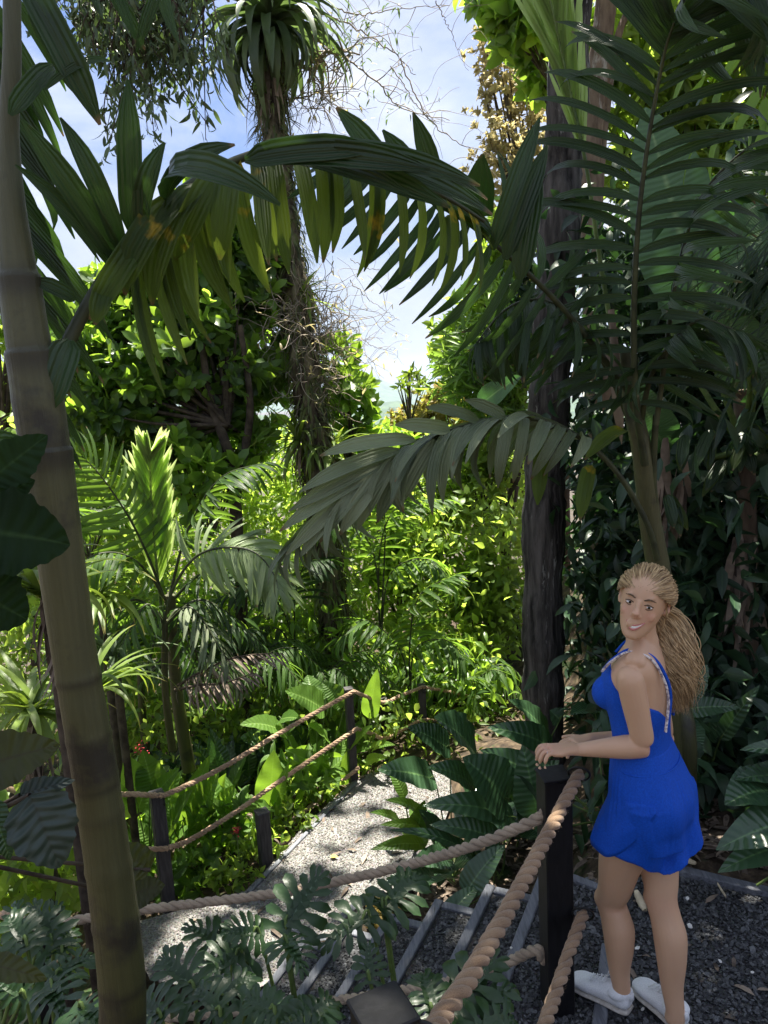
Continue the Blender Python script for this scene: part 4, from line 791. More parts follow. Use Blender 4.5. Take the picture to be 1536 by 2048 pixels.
mass('shade_foliage', [(120, 700, 1180, 1480, 6.6, 8.2, 3400), (700, 1000, 1320, 1480, 6.8, 8., 1000)], LA, .17, 'tree_leaf', 'low mixed green foliage behind the path railing', wscale=1.2)
mass('undergrowth', [(520, 1040, 1000, 1330, 7.8, 9., 2600)], OB, .15, 'thicket', 'sunlit bright leaves between the centre trunk and the lichen trunk', t=(.4, 1.))
mass('ground_cover', [(180, 1050, 1400, 1620, 5.9, 7.0, 2600)], OV, .10, 'thicket', 'low leafy ground cover along the path edge')
mass('leaf_litter', [], OV, .1, 'dead', '') if False else None
acc = Acc(); n = 2600; P = np.stack([NR.uniform(-.1, 2.8, n), NR.uniform(3.3, 4.6, n)], -1); z = np.array([hgt(a, b) for a, b in P]); P2 = np.stack([NR.uniform(-1.3, .3, 90), NR.uniform(4.0, 6., 90)], -1); P3 = np.stack([NR.uniform(.8, 2.1, 60), NR.uniform(1.9, 3.2, 60)], -1); P = np.vstack([P, P2, P3]); z = np.concatenate([z, np.full(90, -.85), np.full(60, -.012)]); n = len(P)
pick(acc, LA, np.c_[P, z+.015], rdir(n)*np.array([1, 1, .15]), UP, NR.uniform(.04, .13, n), None, NR.beta(1, 2.5, n)); tag(acc.build('leaf_litter', M['dead']), 'dry brown leaf litter on the soil behind the landing', 'leaf litter', kind='stuff')
acc = Acc(); n = 900; P = np.array([G(x, y, -.8)[:2] for x, y in zip(NR.uniform(735, 800, n), NR.uniform(1795, 1850, n))]); pick(acc, OV, np.c_[P, np.full(n, -.84)+NR.uniform(0, .05, n)], rdir(n)+UP*.5, UP, NR.uniform(.015, .035, n), None, NR.uniform(.5, 1, n)); tag(acc.build('moss_patch', M['redyel']), 'sunlit mossy weeds beside the fourth step', 'moss', kind='stuff')
# ------------------------------------------------------------------ broad-leaved plants left of the path
def bplant(name, base, leaves, mat, label, group=None, cat='plant', auto=0, L=(.3, .45), wd=.38, el=(.7, 1.4), az=(0, 2*PI), bends=(0, 1), tms=None, pet=(.1, .35), t=(.1, .9), faceb=.35):
    """leaves: hand placed (x0,y0,x1,y1,width px,bend,d0,d1); auto: extra leaves around the base"""
    base = np.array(base, float); sf = .3 if group == gp else 0; base = base if not sf else CC+(base-CC)*(1+sf/5); e = empty(name, base, label, cat, group)
    for (x0, y0, x1, y1, wp, bd, d0, d1) in leaves:
        d0 += sf; d1 += sf
        hleaf(e, (x0, y0, d0), (x1, y1, d1), wp, mat, bd, tms, t=R.uniform(*t), petiole=base, face=R.uniform(.4, .75))
    for k in range(auto):
        a = R.uniform(*az); ev = R.uniform(*el); d = np.array([math.cos(a)*math.cos(ev), math.sin(a)*math.cos(ev), math.sin(ev)])
        p = base+d*R.uniform(*pet)+NR.normal(0, .03, 3); Lk = R.uniform(*L); acc = Acc()
        U = nrm(UP*(1-faceb)+nrm(CC-p)*faceb+NR.normal(0, .25, 3))
        inst(acc, (tms or BIGL)[R.choice(bends)], p, nrm(d+NR.normal(0, .15, 3)), U, Lk, Lk*wd*R.uniform(.85, 1.15), R.uniform(*t)); o = acc.build('leaf', M[mat], e)
        a2 = Acc(); tube(a2, spline([base+NR.normal(0, .02, 3), (base+p)/2+NR.normal(0, .02, 3), p], 8), [.006]*8, 5, cap=False); a2.build('leaf_stalk', M['rachis_green'], o)
    return e
gp = 'broad-leaved plants along the path railing'
Bf = lambda x, y, d: W(x, y, d)
bplant('broad_leaf_plant', Bf(300, 1740, 4.9), [(270, 1590, 250, 1510, 60, 1, 4.8, 4.7), (310, 1590, 285, 1500, 60, 0, 4.8, 4.8), (250, 1640, 232, 1560, 50, 1, 4.8, 4.6), (300, 1600, 360, 1535, 34, 0, 4.8, 4.7)], 'broad_bright', 'tall pale yellow-green leaves behind the post right of the ringed trunk', gp, auto=12, L=(.34, .48), wd=.42)
bplant('broad_leaf_plant', Bf(385, 1760, 4.9), [(365, 1650, 420, 1510, 44, 0, 4.9, 4.8), (400, 1640, 440, 1535, 40, 0, 4.9, 4.8), (345, 1650, 385, 1580, 50, 0, 4.8, 4.7), (360, 1775, 352, 1690, 24, 0, 4.6, 4.5)], 'broad_bright', 'upright bright leaf blades between the left post and the middle rope', gp, auto=12, L=(.3, .45), wd=.36)
bplant('broad_leaf_plant', Bf(450, 1730, 5.0), [(440, 1620, 470, 1570, 36, 0, 4.9, 4.8), (470, 1650, 420, 1600, 40, 1, 4.9, 4.8)], 'broad_bright', 'medium green leaf clump just left of the tall rounded leaf', gp, auto=11, L=(.28, .42))
bplant('broad_leaf_plant', Bf(545, 1735, 5.0), [(540, 1612, 548, 1500, 60, 0, 5.0, 5.0), (548, 1615, 578, 1525, 24, 0, 4.95, 4.9), (545, 1618, 480, 1622, 40, 1, 4.9, 4.6), (510, 1735, 505, 1650, 26, 0, 4.8, 4.8)], 'broad_bright', 'single tall rounded leaf standing over a short post by the path', gp, auto=7, L=(.25, .38))
bplant('broad_leaf_plant', Bf(640, 1660, 5.5), [(648, 1420, 570, 1382, 60, 1, 5.5, 5.3), (690, 1410, 644, 1365, 42, 1, 5.6, 5.6), (632, 1410, 615, 1350, 52, 0, 5.7, 5.9), (660, 1490, 615, 1450, 46, 1, 5.5, 5.3), (570, 1470, 480, 1450, 50, 2, 5.5, 5.2), (560, 1440, 600, 1437, 36, 1, 5.5, 5.3)], 'broad_bright', 'spreading broad leaves left of the post at the path bend', gp, auto=8, L=(.3, .45), bends=(0, 1, 2), t=(.2, .8))
bplant('broad_leaf_plant', Bf(740, 1620, 5.75), [(738, 1437, 755, 1338, 36, 0, 5.65, 5.6), (694, 1497, 745, 1450, 28, 0, 5.5, 5.4), (655, 1560, 570, 1500, 50, 2, 5.5, 5.2), (655, 1550, 665, 1600, 46, 2, 5.4, 5.2), (686, 1570, 695, 1500, 26, 0, 5.5, 5.5), (700, 1545, 640, 1550, 22, 1, 5.5, 5.3), (745, 1500, 790, 1490, 20, 2, 5.6, 5.4), (730, 1530, 775, 1515, 26, 2, 5.6, 5.4)], 'broad_bright', 'bright leaves round the foot of the path-bend post with one upright blade', gp, auto=4, L=(.16, .25))
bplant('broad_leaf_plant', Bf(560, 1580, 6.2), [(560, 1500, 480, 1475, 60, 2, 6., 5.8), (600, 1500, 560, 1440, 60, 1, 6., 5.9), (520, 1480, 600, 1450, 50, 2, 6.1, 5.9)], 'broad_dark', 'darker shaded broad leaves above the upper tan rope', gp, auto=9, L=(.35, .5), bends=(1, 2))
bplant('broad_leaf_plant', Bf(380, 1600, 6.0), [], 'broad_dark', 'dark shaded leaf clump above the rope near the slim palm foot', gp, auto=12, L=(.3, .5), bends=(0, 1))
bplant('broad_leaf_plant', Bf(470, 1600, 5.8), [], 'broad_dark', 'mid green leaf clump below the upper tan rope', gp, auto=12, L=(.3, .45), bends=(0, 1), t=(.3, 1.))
for (x, y, d, n, lb) in [(500, 1690, 5.1, 12, 'lime-green leaf clump between the short post and the tall rounded leaf'), (425, 1660, 5.5, 12, 'lime-green leaf clump seen between the two upper tan ropes'), (615, 1600, 5.6, 12, 'leaf clump between the tall rounded leaf and the path bend'), (335, 1700, 5.3, 12, 'lime-green leaf clump right behind the left post'), (255, 1690, 5.0, 12, 'lime-green leaf clump touching the ringed trunk'), (680, 1545, 6.0, 10, 'leaf clump behind the path-bend post')]:
    bplant('broad_leaf_plant', Bf(x, y, d), [], 'broad_bright', lb, gp, auto=n, L=(.26, .42), wd=.36, t=(.3, 1.))
for (x, y, lb) in [(470, 1778, 'weeds at the lower end of the dark path edge'), (530, 1725, 'weeds beside the short post on the path edge'), (590, 1665, 'weeds halfway along the left path edge'), (650, 1605, 'weeds near the upper end of the left path edge')]:
    q = G(x-14, y-8, -.86); e = empty('weed', q, lb, 'plant', 'weeds along the path edge'); crown(e, q+(0, 0, .07), (.2, .12, .1), 34, OV, .07, 'thicket', 5, .1, (.1, .9), base=q, nb=4, br=.003)
for i, (x, y, d, lb) in enumerate([(420, 1780, 4.5, 'low small-leaved plant under the middle rope'), (330, 1830, 4.2, 'low leafy plant by the foot of the left post'), (470, 1700, 4.7, 'small bright herb with a red flower bud, beside the middle rope'), (600, 1600, 5.1, 'small leafy plant by the lowest rope'), (100, 1800, 4.4, 'low shaded plant left of the ringed trunk')]):
    q = W(x, y-25, d+.45); e = empty('low_plant', q, lb, 'plant', 'low plants under the ropes'); crown(e, q+(0, 0, .12), (.25, .2, .2), 22, OV, .13, 'broad_bright' if i < 4 else 'vine', 5, .1, (.1, .8), base=q, nb=6, br=.004)
# red flower heads
rf = tintmat('red_flower', (.25, .01, .02), (.6, .05, .06), .6)
for i, (x, y, d, lb) in enumerate([(473, 1661, 4.6, 'red flower head under the middle rope'), (278, 1497, 5.6, 'dull red flower spray behind the pale leaves')]):
    p = W(x, y, d); e = empty('flower', p, lb, 'flower', 'red flower heads'); a = Acc(); pick(a, OV, p+NR.normal(0, .012+.015*i, (60, 3)), rdir(60), UP, .013, .02, NR.uniform(0, 1, 60)); a.build('petals', rf, e)
    a = Acc(); tube(a, [p-(0, 0, .22), p-(0, 0, .1), p], .003, 5); a.build('stem', M['rachis_green'], e)

# ------------------------------------------------------------------ dark broad-leaved plants right of the path
gd = 'dark glossy plants beside the path'
K1 = G(905, 1760, -.75)
bplant('dark_leaf_plant', K1, [(955, 1515, 868, 1435, 110, 1, 4.3, 4.1), (900, 1500, 815, 1455, 62, 1, 4.5, 4.4), (870, 1560, 755, 1540, 66, 1, 4.3, 4.1), (1015, 1605, 925, 1515, 112, 1, 4.0, 3.9), (1030, 1640, 845, 1612, 62, 2, 4.0, 3.8), (950, 1580, 855, 1535, 60, 2, 4.2, 4.0)], 'broad_dark', 'large dark glossy leaves with pale midribs spilling over the right edge of the path', gd, auto=9, L=(.3, .45), bends=(1, 2), tms=BIG, wd=.5)
bplant('dark_leaf_plant', G(1010, 1700, -.6), [(1100, 1480, 1018, 1400, 62, 1, 4.6, 4.4), (1105, 1500, 975, 1455, 60, 2, 4.4, 4.2), (1075, 1630, 1045, 1490, 80, 1, 3.7, 3.7), (1090, 1560, 960, 1500, 60, 1, 4.2, 4.1), (1120, 1440, 1100, 1420, 40, 0, 4.5, 4.5)], 'broad_dark', 'dark glossy leaves behind the resting hand', gd, auto=8, L=(.3, .45), bends=(1, 2), tms=BIG, wd=.45)
bplant('dark_leaf_plant', G(985, 1790, -.6), [(955, 1720, 780, 1660, 30, 2, 3.9, 3.7), (1000, 1680, 860, 1650, 50, 2, 3.9, 3.8), (930, 1790, 1010, 1690, 56, 2, 3.7, 3.8), (880, 1860, 960, 1770, 44, 3, 3.6, 3.7)], 'broad_dark', 'drooping dark leaves just above the corner of the third step', gd, auto=3, L=(.3, .4), bends=(2, 3), tms=BIG, wd=.45)
bplant('dark_leaf_plant', G(830, 1700, -.85), [(850, 1640, 770, 1600, 30, 2, 4.4, 4.2), (860, 1660, 760, 1650, 26, 2, 4.4, 4.2), (850, 1690, 740, 1700, 30, 2, 4.3, 4.1), (830, 1690, 850, 1600, 50, 1, 4.4, 4.3), (800, 1650, 740, 1625, 24, 2, 4.4, 4.2)], 'broad_bright', 'yellow-green leaves leaning over the gravel at the right edge of the path', gd, auto=3, L=(.2, .3), bends=(1, 2), tms=BIG, wd=.4, t=(0, .5))
bplant('dark_leaf_plant', G(1540, 1790, 0), [(1560, 1590, 1450, 1540+70, 110, 2, 3.1, 2.9), (1600, 1640, 1432, 1700, 90, 2, 3.0, 2.8), (1600, 1690, 1436, 1745, 70, 2, 3.0, 2.8), (1620, 1530, 1480, 1500, 50, 2, 3.2, 3.0), (1600, 1560, 1470, 1560, 60, 1, 3.2, 3.0)], 'broad_dark', 'large dark glossy leaves at the right edge above the landing', gd, tms=BIG, auto=3, L=(.35, .5), wd=.45, az=(-.5, .9))
bplant('dark_leaf_plant', W(1420, 1560, 4.), [(1375, 1390, 1415, 1330, 62, 1, 3.6, 3.6), (1360, 1420, 1480, 1415, 40, 2, 3.7, 3.6), (1440, 1480, 1520, 1370, 36, 1, 3.7, 3.6), (1375, 1440, 1400, 1500, 46, 2, 3.7, 3.6), (1370, 1510, 1385, 1565, 36, 2, 3.7, 3.6)], 'broad_dark', 'rounded dark leaves just right of the hanging hair', gd, tms=BIG, auto=4, L=(.2, .3), wd=.5)
bplant('dark_leaf_plant', G(1210, 1640, -.1), [(1190, 1420, 1140, 1430, 40, 1, 4.4, 4.2)], 'broad_dark', 'dark leaves in deep shade between the lichen trunk and the blue top', gd, tms=BIG, auto=4, L=(.2, .3), wd=.45, az=(PI*.7, PI*1.3), el=(.2, .7))

# banana leaves, upper right
e = empty('banana_plant', W(1470, 900, 4.4), 'banana plant with huge paddle leaves behind the dark fronds', 'banana plant')
for (b, tp, wp, bd, lb) in [((1400, 620, 4.3), (1290, 215, 4.6), 170, 1, 'long pale green banana leaf standing behind the upright palm frond'), ((1500, 760, 4.), (1440, 585, 3.9), 105, 0, 'rounded banana leaf at the right edge'),
                            ((1440, 470, 4.5), (1375, 330, 4.6), 80, 1, 'bluish banana leaf with torn edge'), ((1330, 900, 4.5), (1240, 740, 4.3), 80, 2, 'shaded banana leaf beside the palm stem'), ((960, 810, 5.5), (1045, 750, 5.2), 46, 1, 'narrow blue-green banana leaf by the bamboo'),
                            ((1560, 430, 4.), (1440, 560, 3.9), 120, 2, None), ((1600, 900, 4.), (1530, 590, 3.9), 90, 1, None), ((1340, 650, 4.6), (1440, 440, 4.8), 90, 1, None)]:
    o = hleaf(e, b, tp, wp, 'banana', bd, BIG, label=lb, t=R.uniform(.2, .9), face=.8)
    if b[0] > 1100:
        a = Acc(); s0 = W(1490, 900, 4.4); tube(a, spline([s0, (s0+W(*b))/2-(0, 0, .05), W(*b), W(*b)*.8+W(*tp)*.2], 16), np.linspace(.02, .012, 16), 8); a.build('leaf_stalk', M['rachis_green'], o)
trunk(e, [W(1490, 1500, 4.4), W(1495, 1200, 4.4), W(1490, 900, 4.4), W(1480, 780, 4.4)], .07, .04, 'bark_brown', 12, 30, .02)
# dead hanging banana leaves + fishtail leaves
a = Acc(); 
for (x, y, d, n) in [(1345, 960, 4.3, 16), (1490, 1150, 4.2, 26), (1240, 700, 4.4, 8)]:
    for k in range(n):
        p = W(x+R.uniform(-25, 25), y+R.uniform(-90, 60), d); L = R.uniform(.2, .5); inst(a, STR[0], p, nrm(np.array([R.uniform(-.2, .2), 0, -1])), rdir(1)[0], L, R.uniform(.3, .8), R.random())
tag(a.build('dead_leaves', M['dead']), 'withered brown leaves hanging on the dark right bank', 'dead leaves')
fr = empty('fishtail_palm', W(1450, 1000, 4.2), 'fishtail palm leaves with yellow tips at the right, below the banana leaf', 'palm')
for (x, y, x2, y2) in [(1370, 870, 1365, 930), (1420, 860, 1410, 935), (1480, 880, 1490, 945), (1450, 920, 1430, 990), (1500, 850, 1520, 900), (1340, 990, 1355, 1060), (1320, 1040, 1290, 1060)]:
    for k in range(4): hleaf(fr, (x+R.uniform(-6, 6), y, 4.2), (x2+R.uniform(-26, 26), y2+R.uniform(-14, 14), 4.1), 22, 'palm_yellow' if k < 1 else 'palm_dark', 1, LF_B, t=R.uniform(.2, .6))
# bright bamboo-like blades hanging at the top right corner
e = empty('hanging_bamboo', W(1520, -60, 3.4), 'bright backlit grass-like blades hanging into the top right corner', 'bamboo')
a = Acc(); 
for (x0, y0, x1, y1) in [(1510, 10, 1432, 130), (1536, 20, 1495, 130), (1500, 60, 1470, 60), (1530, 160, 1465, 275), (1530, 190, 1525, 275), (1470, -20, 1440, 60), (1545, 230, 1500, 330), (1440, -30, 1400, 40), (1400, -20, 1380, 60)]:
    p, q = W(x0, y0, 3.4), W(x1, y1, 3.4); inst(a, LA[0], p, q-p, nrm(CC-p), np.linalg.norm(q-p)*1.05, .18, R.uniform(.5, 1))
for k in range(46):
    p = W(R.uniform(1380, 1600), R.uniform(-80, 280), R.uniform(3.4, 4.4)); inst(a, LA[R.randrange(3)], p, nrm(np.array([R.uniform(-.8, .3), 0, -1])), rdir(1)[0], R.uniform(.15, .35), .14, R.uniform(.1, 1))
a.build('leaves', M['bamboo_leaf'], e)
e = empty('hanging_bamboo', W(1500, 600, 3.4), 'dark narrow blades hanging at the right edge beside the rounded banana leaf', 'bamboo')
a = Acc()
for k in range(80):
    p = W(R.uniform(1430, 1600), R.uniform(430, 720), R.uniform(3.2, 3.8)); inst(a, LF_B[R.randrange(3)], p, nrm(np.array([-1, R.uniform(-.3, .3), R.uniform(-1.3, -.2)])), UP, R.uniform(.2, .45), .022, R.uniform(.1, .8))
a.build('leaves', M['palm_dark'], e)

# ------------------------------------------------------------------ mid-left palms
def palm(base, top, r, fronds, label, mat='palm_green', name='palm_tree', ringm='ringed'):
    e = empty(name, base, label, 'palm tree', 'palms behind the railing')
    trunk(e, [base, (np.array(base)+np.array(top))/2+NR.normal(0, .02, 3), top], r, r*.7, ringm, 12, 40, .02)
    for f in fronds:
        o = frond(e, f[0], *f[1:3], **f[3]); 
    return e
t0 = W(340, 1190, 5.6); b0 = W(378, 1540, 5.7)
palm(b0, t0, .055, [
    (Ws([(325, 1240), (312, 1120), (304, 1020), (300, 930), (302, 905)], 5.6, 5.5), 62, .40, dict(wd=.046, a0=21, a1=24, lift=0, droop=(0, 0), mat='palm_new', t0=.15, t1=.97, sides=(-1, 1), up=nrm(CC-t0), rmat='rachis_green', tint=(.4, 1.), jit=.008, Ls=[1., 1., .85, .6, .4])),
    (Ws([(330, 1200), (295, 1110), (255, 1030), (200, 950), (150, 900)], 5.6, 5.2), 19, .42, dict(wd=.045, a0=80, a1=30, lift=.1, droop=(0, 2), mat='palm_green', t0=.25, up=nrm(UP+nrm(CC-t0)), g=0., tint=(.1, .7))),
    (Ws([(340, 1190), (365, 1090), (400, 1010), (450, 950), (530, 925)], 5.6, 5.5), 19, .40, dict(wd=.04, a0=75, a1=30, lift=.0, droop=(1, 3), mat='palm_green', t0=.25, g=.25, tint=(0, .5))),
    (Ws([(335, 1210), (300, 1150), (250, 1110), (190, 1110), (140, 1150)], 5.5, 5.), 16, .36, dict(wd=.04, a0=75, a1=30, lift=.0, droop=(1, 3), mat='palm_green', t0=.25, g=.4)),
    (Ws([(345, 1200), (400, 1150), (470, 1140), (540, 1190)], 5.6, 5.4), 15, .36, dict(wd=.035, a0=75, a1=30, droop=(1, 3), mat='palm_dark', t0=.25, g=.4))],
    'slender palm with a pale upright spear frond, mid left')
t1 = W(330, 1240, 5.2)
palm(W(345, 1500, 5.3), t1, .03, [
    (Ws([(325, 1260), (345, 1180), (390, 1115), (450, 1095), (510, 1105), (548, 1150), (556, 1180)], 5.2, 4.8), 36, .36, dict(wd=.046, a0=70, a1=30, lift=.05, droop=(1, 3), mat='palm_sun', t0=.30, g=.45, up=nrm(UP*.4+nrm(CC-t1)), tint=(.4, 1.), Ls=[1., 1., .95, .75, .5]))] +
    [(Ws([(330, 1250), (330+dx*.5, 1200+dy*.3), (330+dx, 1230+dy), (330+dx*1.5, 1290+dy*1.6)], 5.2, 5.2+dd), 16, .34, dict(wd=.03, a0=70, a1=30, droop=(1, 3), mat=mt, t0=.2, g=.4, tint=(.2, .9))) for dx, dy, dd, mt in [(130, 0, .2, 'palm_dark'), (100, 50, -.2, 'palm_pale'), (-70, 30, -.3, 'palm_green'), (60, 70, .3, 'palm_dark'), (-110, 0, .2, 'palm_green')]],
    'low palm whose pale sunlit frond arches to the right like a hand')
t2 = W(280, 1330, 6.4)
palm(W(300, 1540, 6.5), t2, .04, [(Ws([(290, 1350), (290+dx*.6, 1270+dy*.5), (290+dx*1.2, 1290+dy)], 6.4, 6.4+dd), 16, .4, dict(wd=.035, a0=70, a1=30, droop=(1, 3), mat='palm_dark', t0=.2, g=.3)) for dx, dy, dd in [(180, -30, 0), (150, 60, -.3), (-90, 0, .2), (60, -80, .2), (220, 40, .4)]], 'dark shaded palm behind the slender one')
# dead frond
e = empty('dead_frond', W(370, 1370, 5.2), 'dead grey-brown palm frond collapsed below the slender palm', 'dead frond')
frond(e, Ws([(350, 1375), (400, 1345), (470, 1315), (560, 1305)], 5.2, 5.0), 26, .26, .018, 60, 20, .0, (1, 4), 'dead', t0=.1, g=.45, jit=.3, rmat='wood')
frond(e, Ws([(350, 1380), (400, 1370), (450, 1365), (510, 1345)], 5.1, 4.9), 22, .22, .018, 60, 20, .0, (1, 4), 'dead', t0=.1, g=.5, jit=.35, rmat='wood')
# bright palms in the middle distance
for (bx, by, d, mt, lb) in [(480, 1400, 6.4, 'palm_green', 'dark feathery palm between the dead frond and the centre trunk'), (620, 1420, 6.6, 'palm_green', 'low feathery palm at the foot of the centre trunk'), (180, 1120, 6.2, 'palm_green', 'feathery palm just right of the ringed trunk at mid height'), (930, 1420, 7.2, 'palm_green', 'feathery palm left of the lichen trunk foot')]:
    b = W(bx, by, d); e = empty('feather_palm', b, lb, 'palm', 'feather palms beyond the path')
    for k in range(9):
        a = k*.7+R.uniform(-.2, .2); r_ = R.uniform(.5, .8); q = np.array([math.cos(a)*r_, math.sin(a)*r_*.6, 0]); frond(e, [b, b+q*.35+(0, 0, .35), b+q*.8+(0, 0, .45), b+q*1.3+(0, 0, .22)], 20, .32, .03, 72, 30, .05, (1, 3), mt, t0=.25, g=.35, rr=.008, tint=(.2, 1.))
for (bx, by, d, fs, lb) in [
    (760, 1300, 7.2, [(0, -200, 40, -290, 130, -300), (-10, -180, -60, -260, -110, -240), (20, -150, 100, -180, 150, -120), (10, -220, 10, -330, 60, -370)], 'sunlit feather palm right of the centre trunk under the drooping frond tip'),
    (820, 1400, 6.8, [(0, -120, 20, -210, 90, -250), (-20, -100, -90, -160, -140, -120), (10, -100, 70, -120, 110, -80)], 'low fern-like palm above the farthest posts'),
    (590, 1330, 7.0, [(-20, -100, -80, -160, -160, -130), (0, -130, 20, -200, 60, -210), (-30, -70, -110, -60, -160, 0)], 'dark low palm left of the centre trunk')]:
    b = W(bx, by, d); e = empty('feather_palm', b, lb, 'palm', 'feather palms beyond the path')
    for (ax_, ay_, bx_, by_, cx_, cy_) in fs:
        frond(e, Ws([(bx, by), (bx+ax_, by+ay_), (bx+bx_, by+by_), (bx+cx_, by+cy_)], d, d-.3), 20, .40, .04, 75, 30, .05, (1, 3), 'palm_green' if d != 7.0 else 'palm_dark', t0=.3, g=.2, rr=.01, tint=(.3, 1.))
# strap-leaved clumps
for (x, y, d, n, L, wd, mat, el, kd, lb) in [
    (95, 1190, 3.3, 30, .42, .06, 'strap', (.2, 1.4), (0, 2), 'yellow-green strap-leaved clump with dead leaves hanging, behind the ringed trunk at the left'),
    (60, 1420, 3.8, 34, .45, .05, 'strap', (-.1, 1.2), (0, 2), 'lower strap-leaved clump with browning tips at the left edge'),
    (175, 1400, 4.4, 44, .62, .04, 'strap', (.1, 1.3), (1, 3), 'fountain of narrow arching bright leaves emerging right of the ringed trunk'),
    (230, 1320, 5.0, 30, .5, .035, 'strap_grey', (.2, 1.3), (1, 3), 'narrow-leaved clump above the fountain of arching leaves'),
    (200, 1200, 5.2, 26, .55, .05, 'strap', (.3, 1.4), (1, 3), 'bright strap leaves beside the ringed trunk at mid height')]:
    q = W(x, y, d); e = empty('strap_plant', q, lb, 'plant', 'strap-leaved plants on the left'); straps(e, q, n, L, wd, mat, el, kd=kd)
    if x < 100: straps(e, q-(0, 0, .05), 30, L*1.0, wd*.4, 'dead', (-1.5, -.9), kd=(0, 1), name='dead_leaves')
    g0 = hgt(q[0], q[1]); a = Acc(); tube(a, spline([(q[0], q[1], g0-.1), q], 6), [.03]*6, 8); a.build('stem', M['wood'], e)

# ------------------------------------------------------------------ big dark leaves at the far left, near the camera
LOB = [leaf(sh_lobed, 1, 1, 30, 9, b, .2, wave=.10, wfreq=4+i, seed=i) for i, b in enumerate((.2, .6, 1.0))]
e = empty('large_leaf_plant', W(-160, 1700, 1.5), 'near dark plant at the left edge with big silhouetted leaves', 'plant')
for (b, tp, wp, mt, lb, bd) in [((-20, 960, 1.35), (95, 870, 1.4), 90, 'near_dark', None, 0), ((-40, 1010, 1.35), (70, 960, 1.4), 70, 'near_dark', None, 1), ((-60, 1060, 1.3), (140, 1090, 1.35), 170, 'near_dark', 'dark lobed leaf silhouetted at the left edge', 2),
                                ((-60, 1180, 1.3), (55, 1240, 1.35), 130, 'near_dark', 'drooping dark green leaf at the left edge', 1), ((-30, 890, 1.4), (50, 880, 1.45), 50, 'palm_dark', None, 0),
                                ((-60, 1540, 1.35), (120, 1490, 1.4), 110, 'brownleaf', 'brownish translucent leaf left of the ringed trunk', 1), ((40, 1590, 1.45), (150, 1560, 1.45), 44, 'quilt', None, 1),
                                ((60, 1590, 1.4), (120, 1735, 1.4), 125, 'quilt', 'grey quilted leaf with a toothed edge hanging before the ropes', 1), ((-20, 1600, 1.4), (20, 1720, 1.4), 50, 'broad_dark', None, 1),
                                ((300, 1740, 1.75), (215, 1690, 1.75), 60, 'brownleaf', None, 2), ((260, 1790, 1.8), (330, 1770, 1.8), 60, 'brownleaf', 'dark brown leaf right of the ringed trunk base', 1), ((-40, 1925, 1.3), (95, 1960, 1.3), 50, 'brownleaf', 'brownish lobed leaf at the bottom left', 2)]:
    o = hleaf(e, b, tp, wp, mt, bd, LOB, t=R.uniform(.2, .7), label=lb, face=.85)
    a = Acc(); P = W(-160, 1700, 1.5); tube(a, spline([P, (P+W(*b))/2, W(*b)], 12), [.005]*12, 6, cap=False); a.build('leaf_stalk', M['wood'], o)

# ------------------------------------------------------------------ split-leaf philodendrons, foreground
def split_tm(seed, nl=8, droop=.8, L=1.):
    rr = random.Random(seed); acc = Acc()
    n = 14; t = np.linspace(0, 1, n); ang = droop*t**1.3; st = 1/(n-1); y = np.concatenate([[0], np.cumsum(np.cos(ang[1:])*st)]); z = np.concatenate([[0], np.cumsum(-np.sin(ang[1:])*st)])
    C = np.stack([np.zeros(n), y, z], -1)
    w_ = .045+.085*np.sin(PI*np.clip(t*1.05, 0, 1))**.8; u = np.linspace(-1, 1, 5)
    v = C[:, None]+np.stack([w_[:, None]*u, 0*w_[:, None]*u, np.abs(u)*w_[:, None]*.28], -1)
    acc.add(v.reshape(-1, 3), grid_faces(n, 5), np.stack(np.broadcast_arrays(.5+u[None]*.25, t[:, None]), -1).reshape(-1, 2))
    for sd in (-1, 1):
        for k in range(nl+1):
            q = -.01+k/nl*.93; i = min(n-2, max(0, int(q*(n-1)))); o = C[i]+(C[i+1]-C[i])*(q*(n-1)-i)
            a = math.radians(112-96*(k/nl)**.9)+rr.uniform(-.09, .09); Ll = (.46+.20*math.sin(PI*min(1, .3+k/nl*.7)))*rr.uniform(.8, 1.12)*(1-.35*(k/nl)**3)
            Ty = np.array([0, math.cos(ang[i]), -math.sin(ang[i])]); d = np.array([sd*math.sin(a), 0, .2])+Ty*math.cos(a)
            p1, p2 = rr.uniform(.5, .62), rr.uniform(.74, .86)
            def lobe(x, p1=p1, p2=p2): return max(.05, (1.15-.75*min(1, x/.3) if x < .3 else .40+.32*math.sin(PI*(x-.3)/.75))*min(1, (1.03-x)*4.5)+.09*math.exp(-((x-p1)/.06)**2)+.08*math.exp(-((x-p2)/.05)**2))
            lf = leaf(lobe, 1, .40, 11, 5, rr.uniform(.3, 1.2), .2, wave=.12, wfreq=1.3, seed=k)
            lf = (lf[0], lf[1], lf[2]*np.array([.1, 1])+np.array([.08, 0]), lf[3])
            inst(acc, lf, o-np.array([0, 0, .006]), d, np.array([0, .2, 1.]), Ll, Ll*rr.uniform(.85, 1.2))
    V = np.concatenate(acc.v); F = np.concatenate(acc.f); UV = np.concatenate(acc.uv); return V, F, UV, np.zeros_like(V)
SPL = [split_tm(i, 6+i % 2, .4+.25*i) for i in range(4)]
gs = 'split-leaf plants in the foreground'
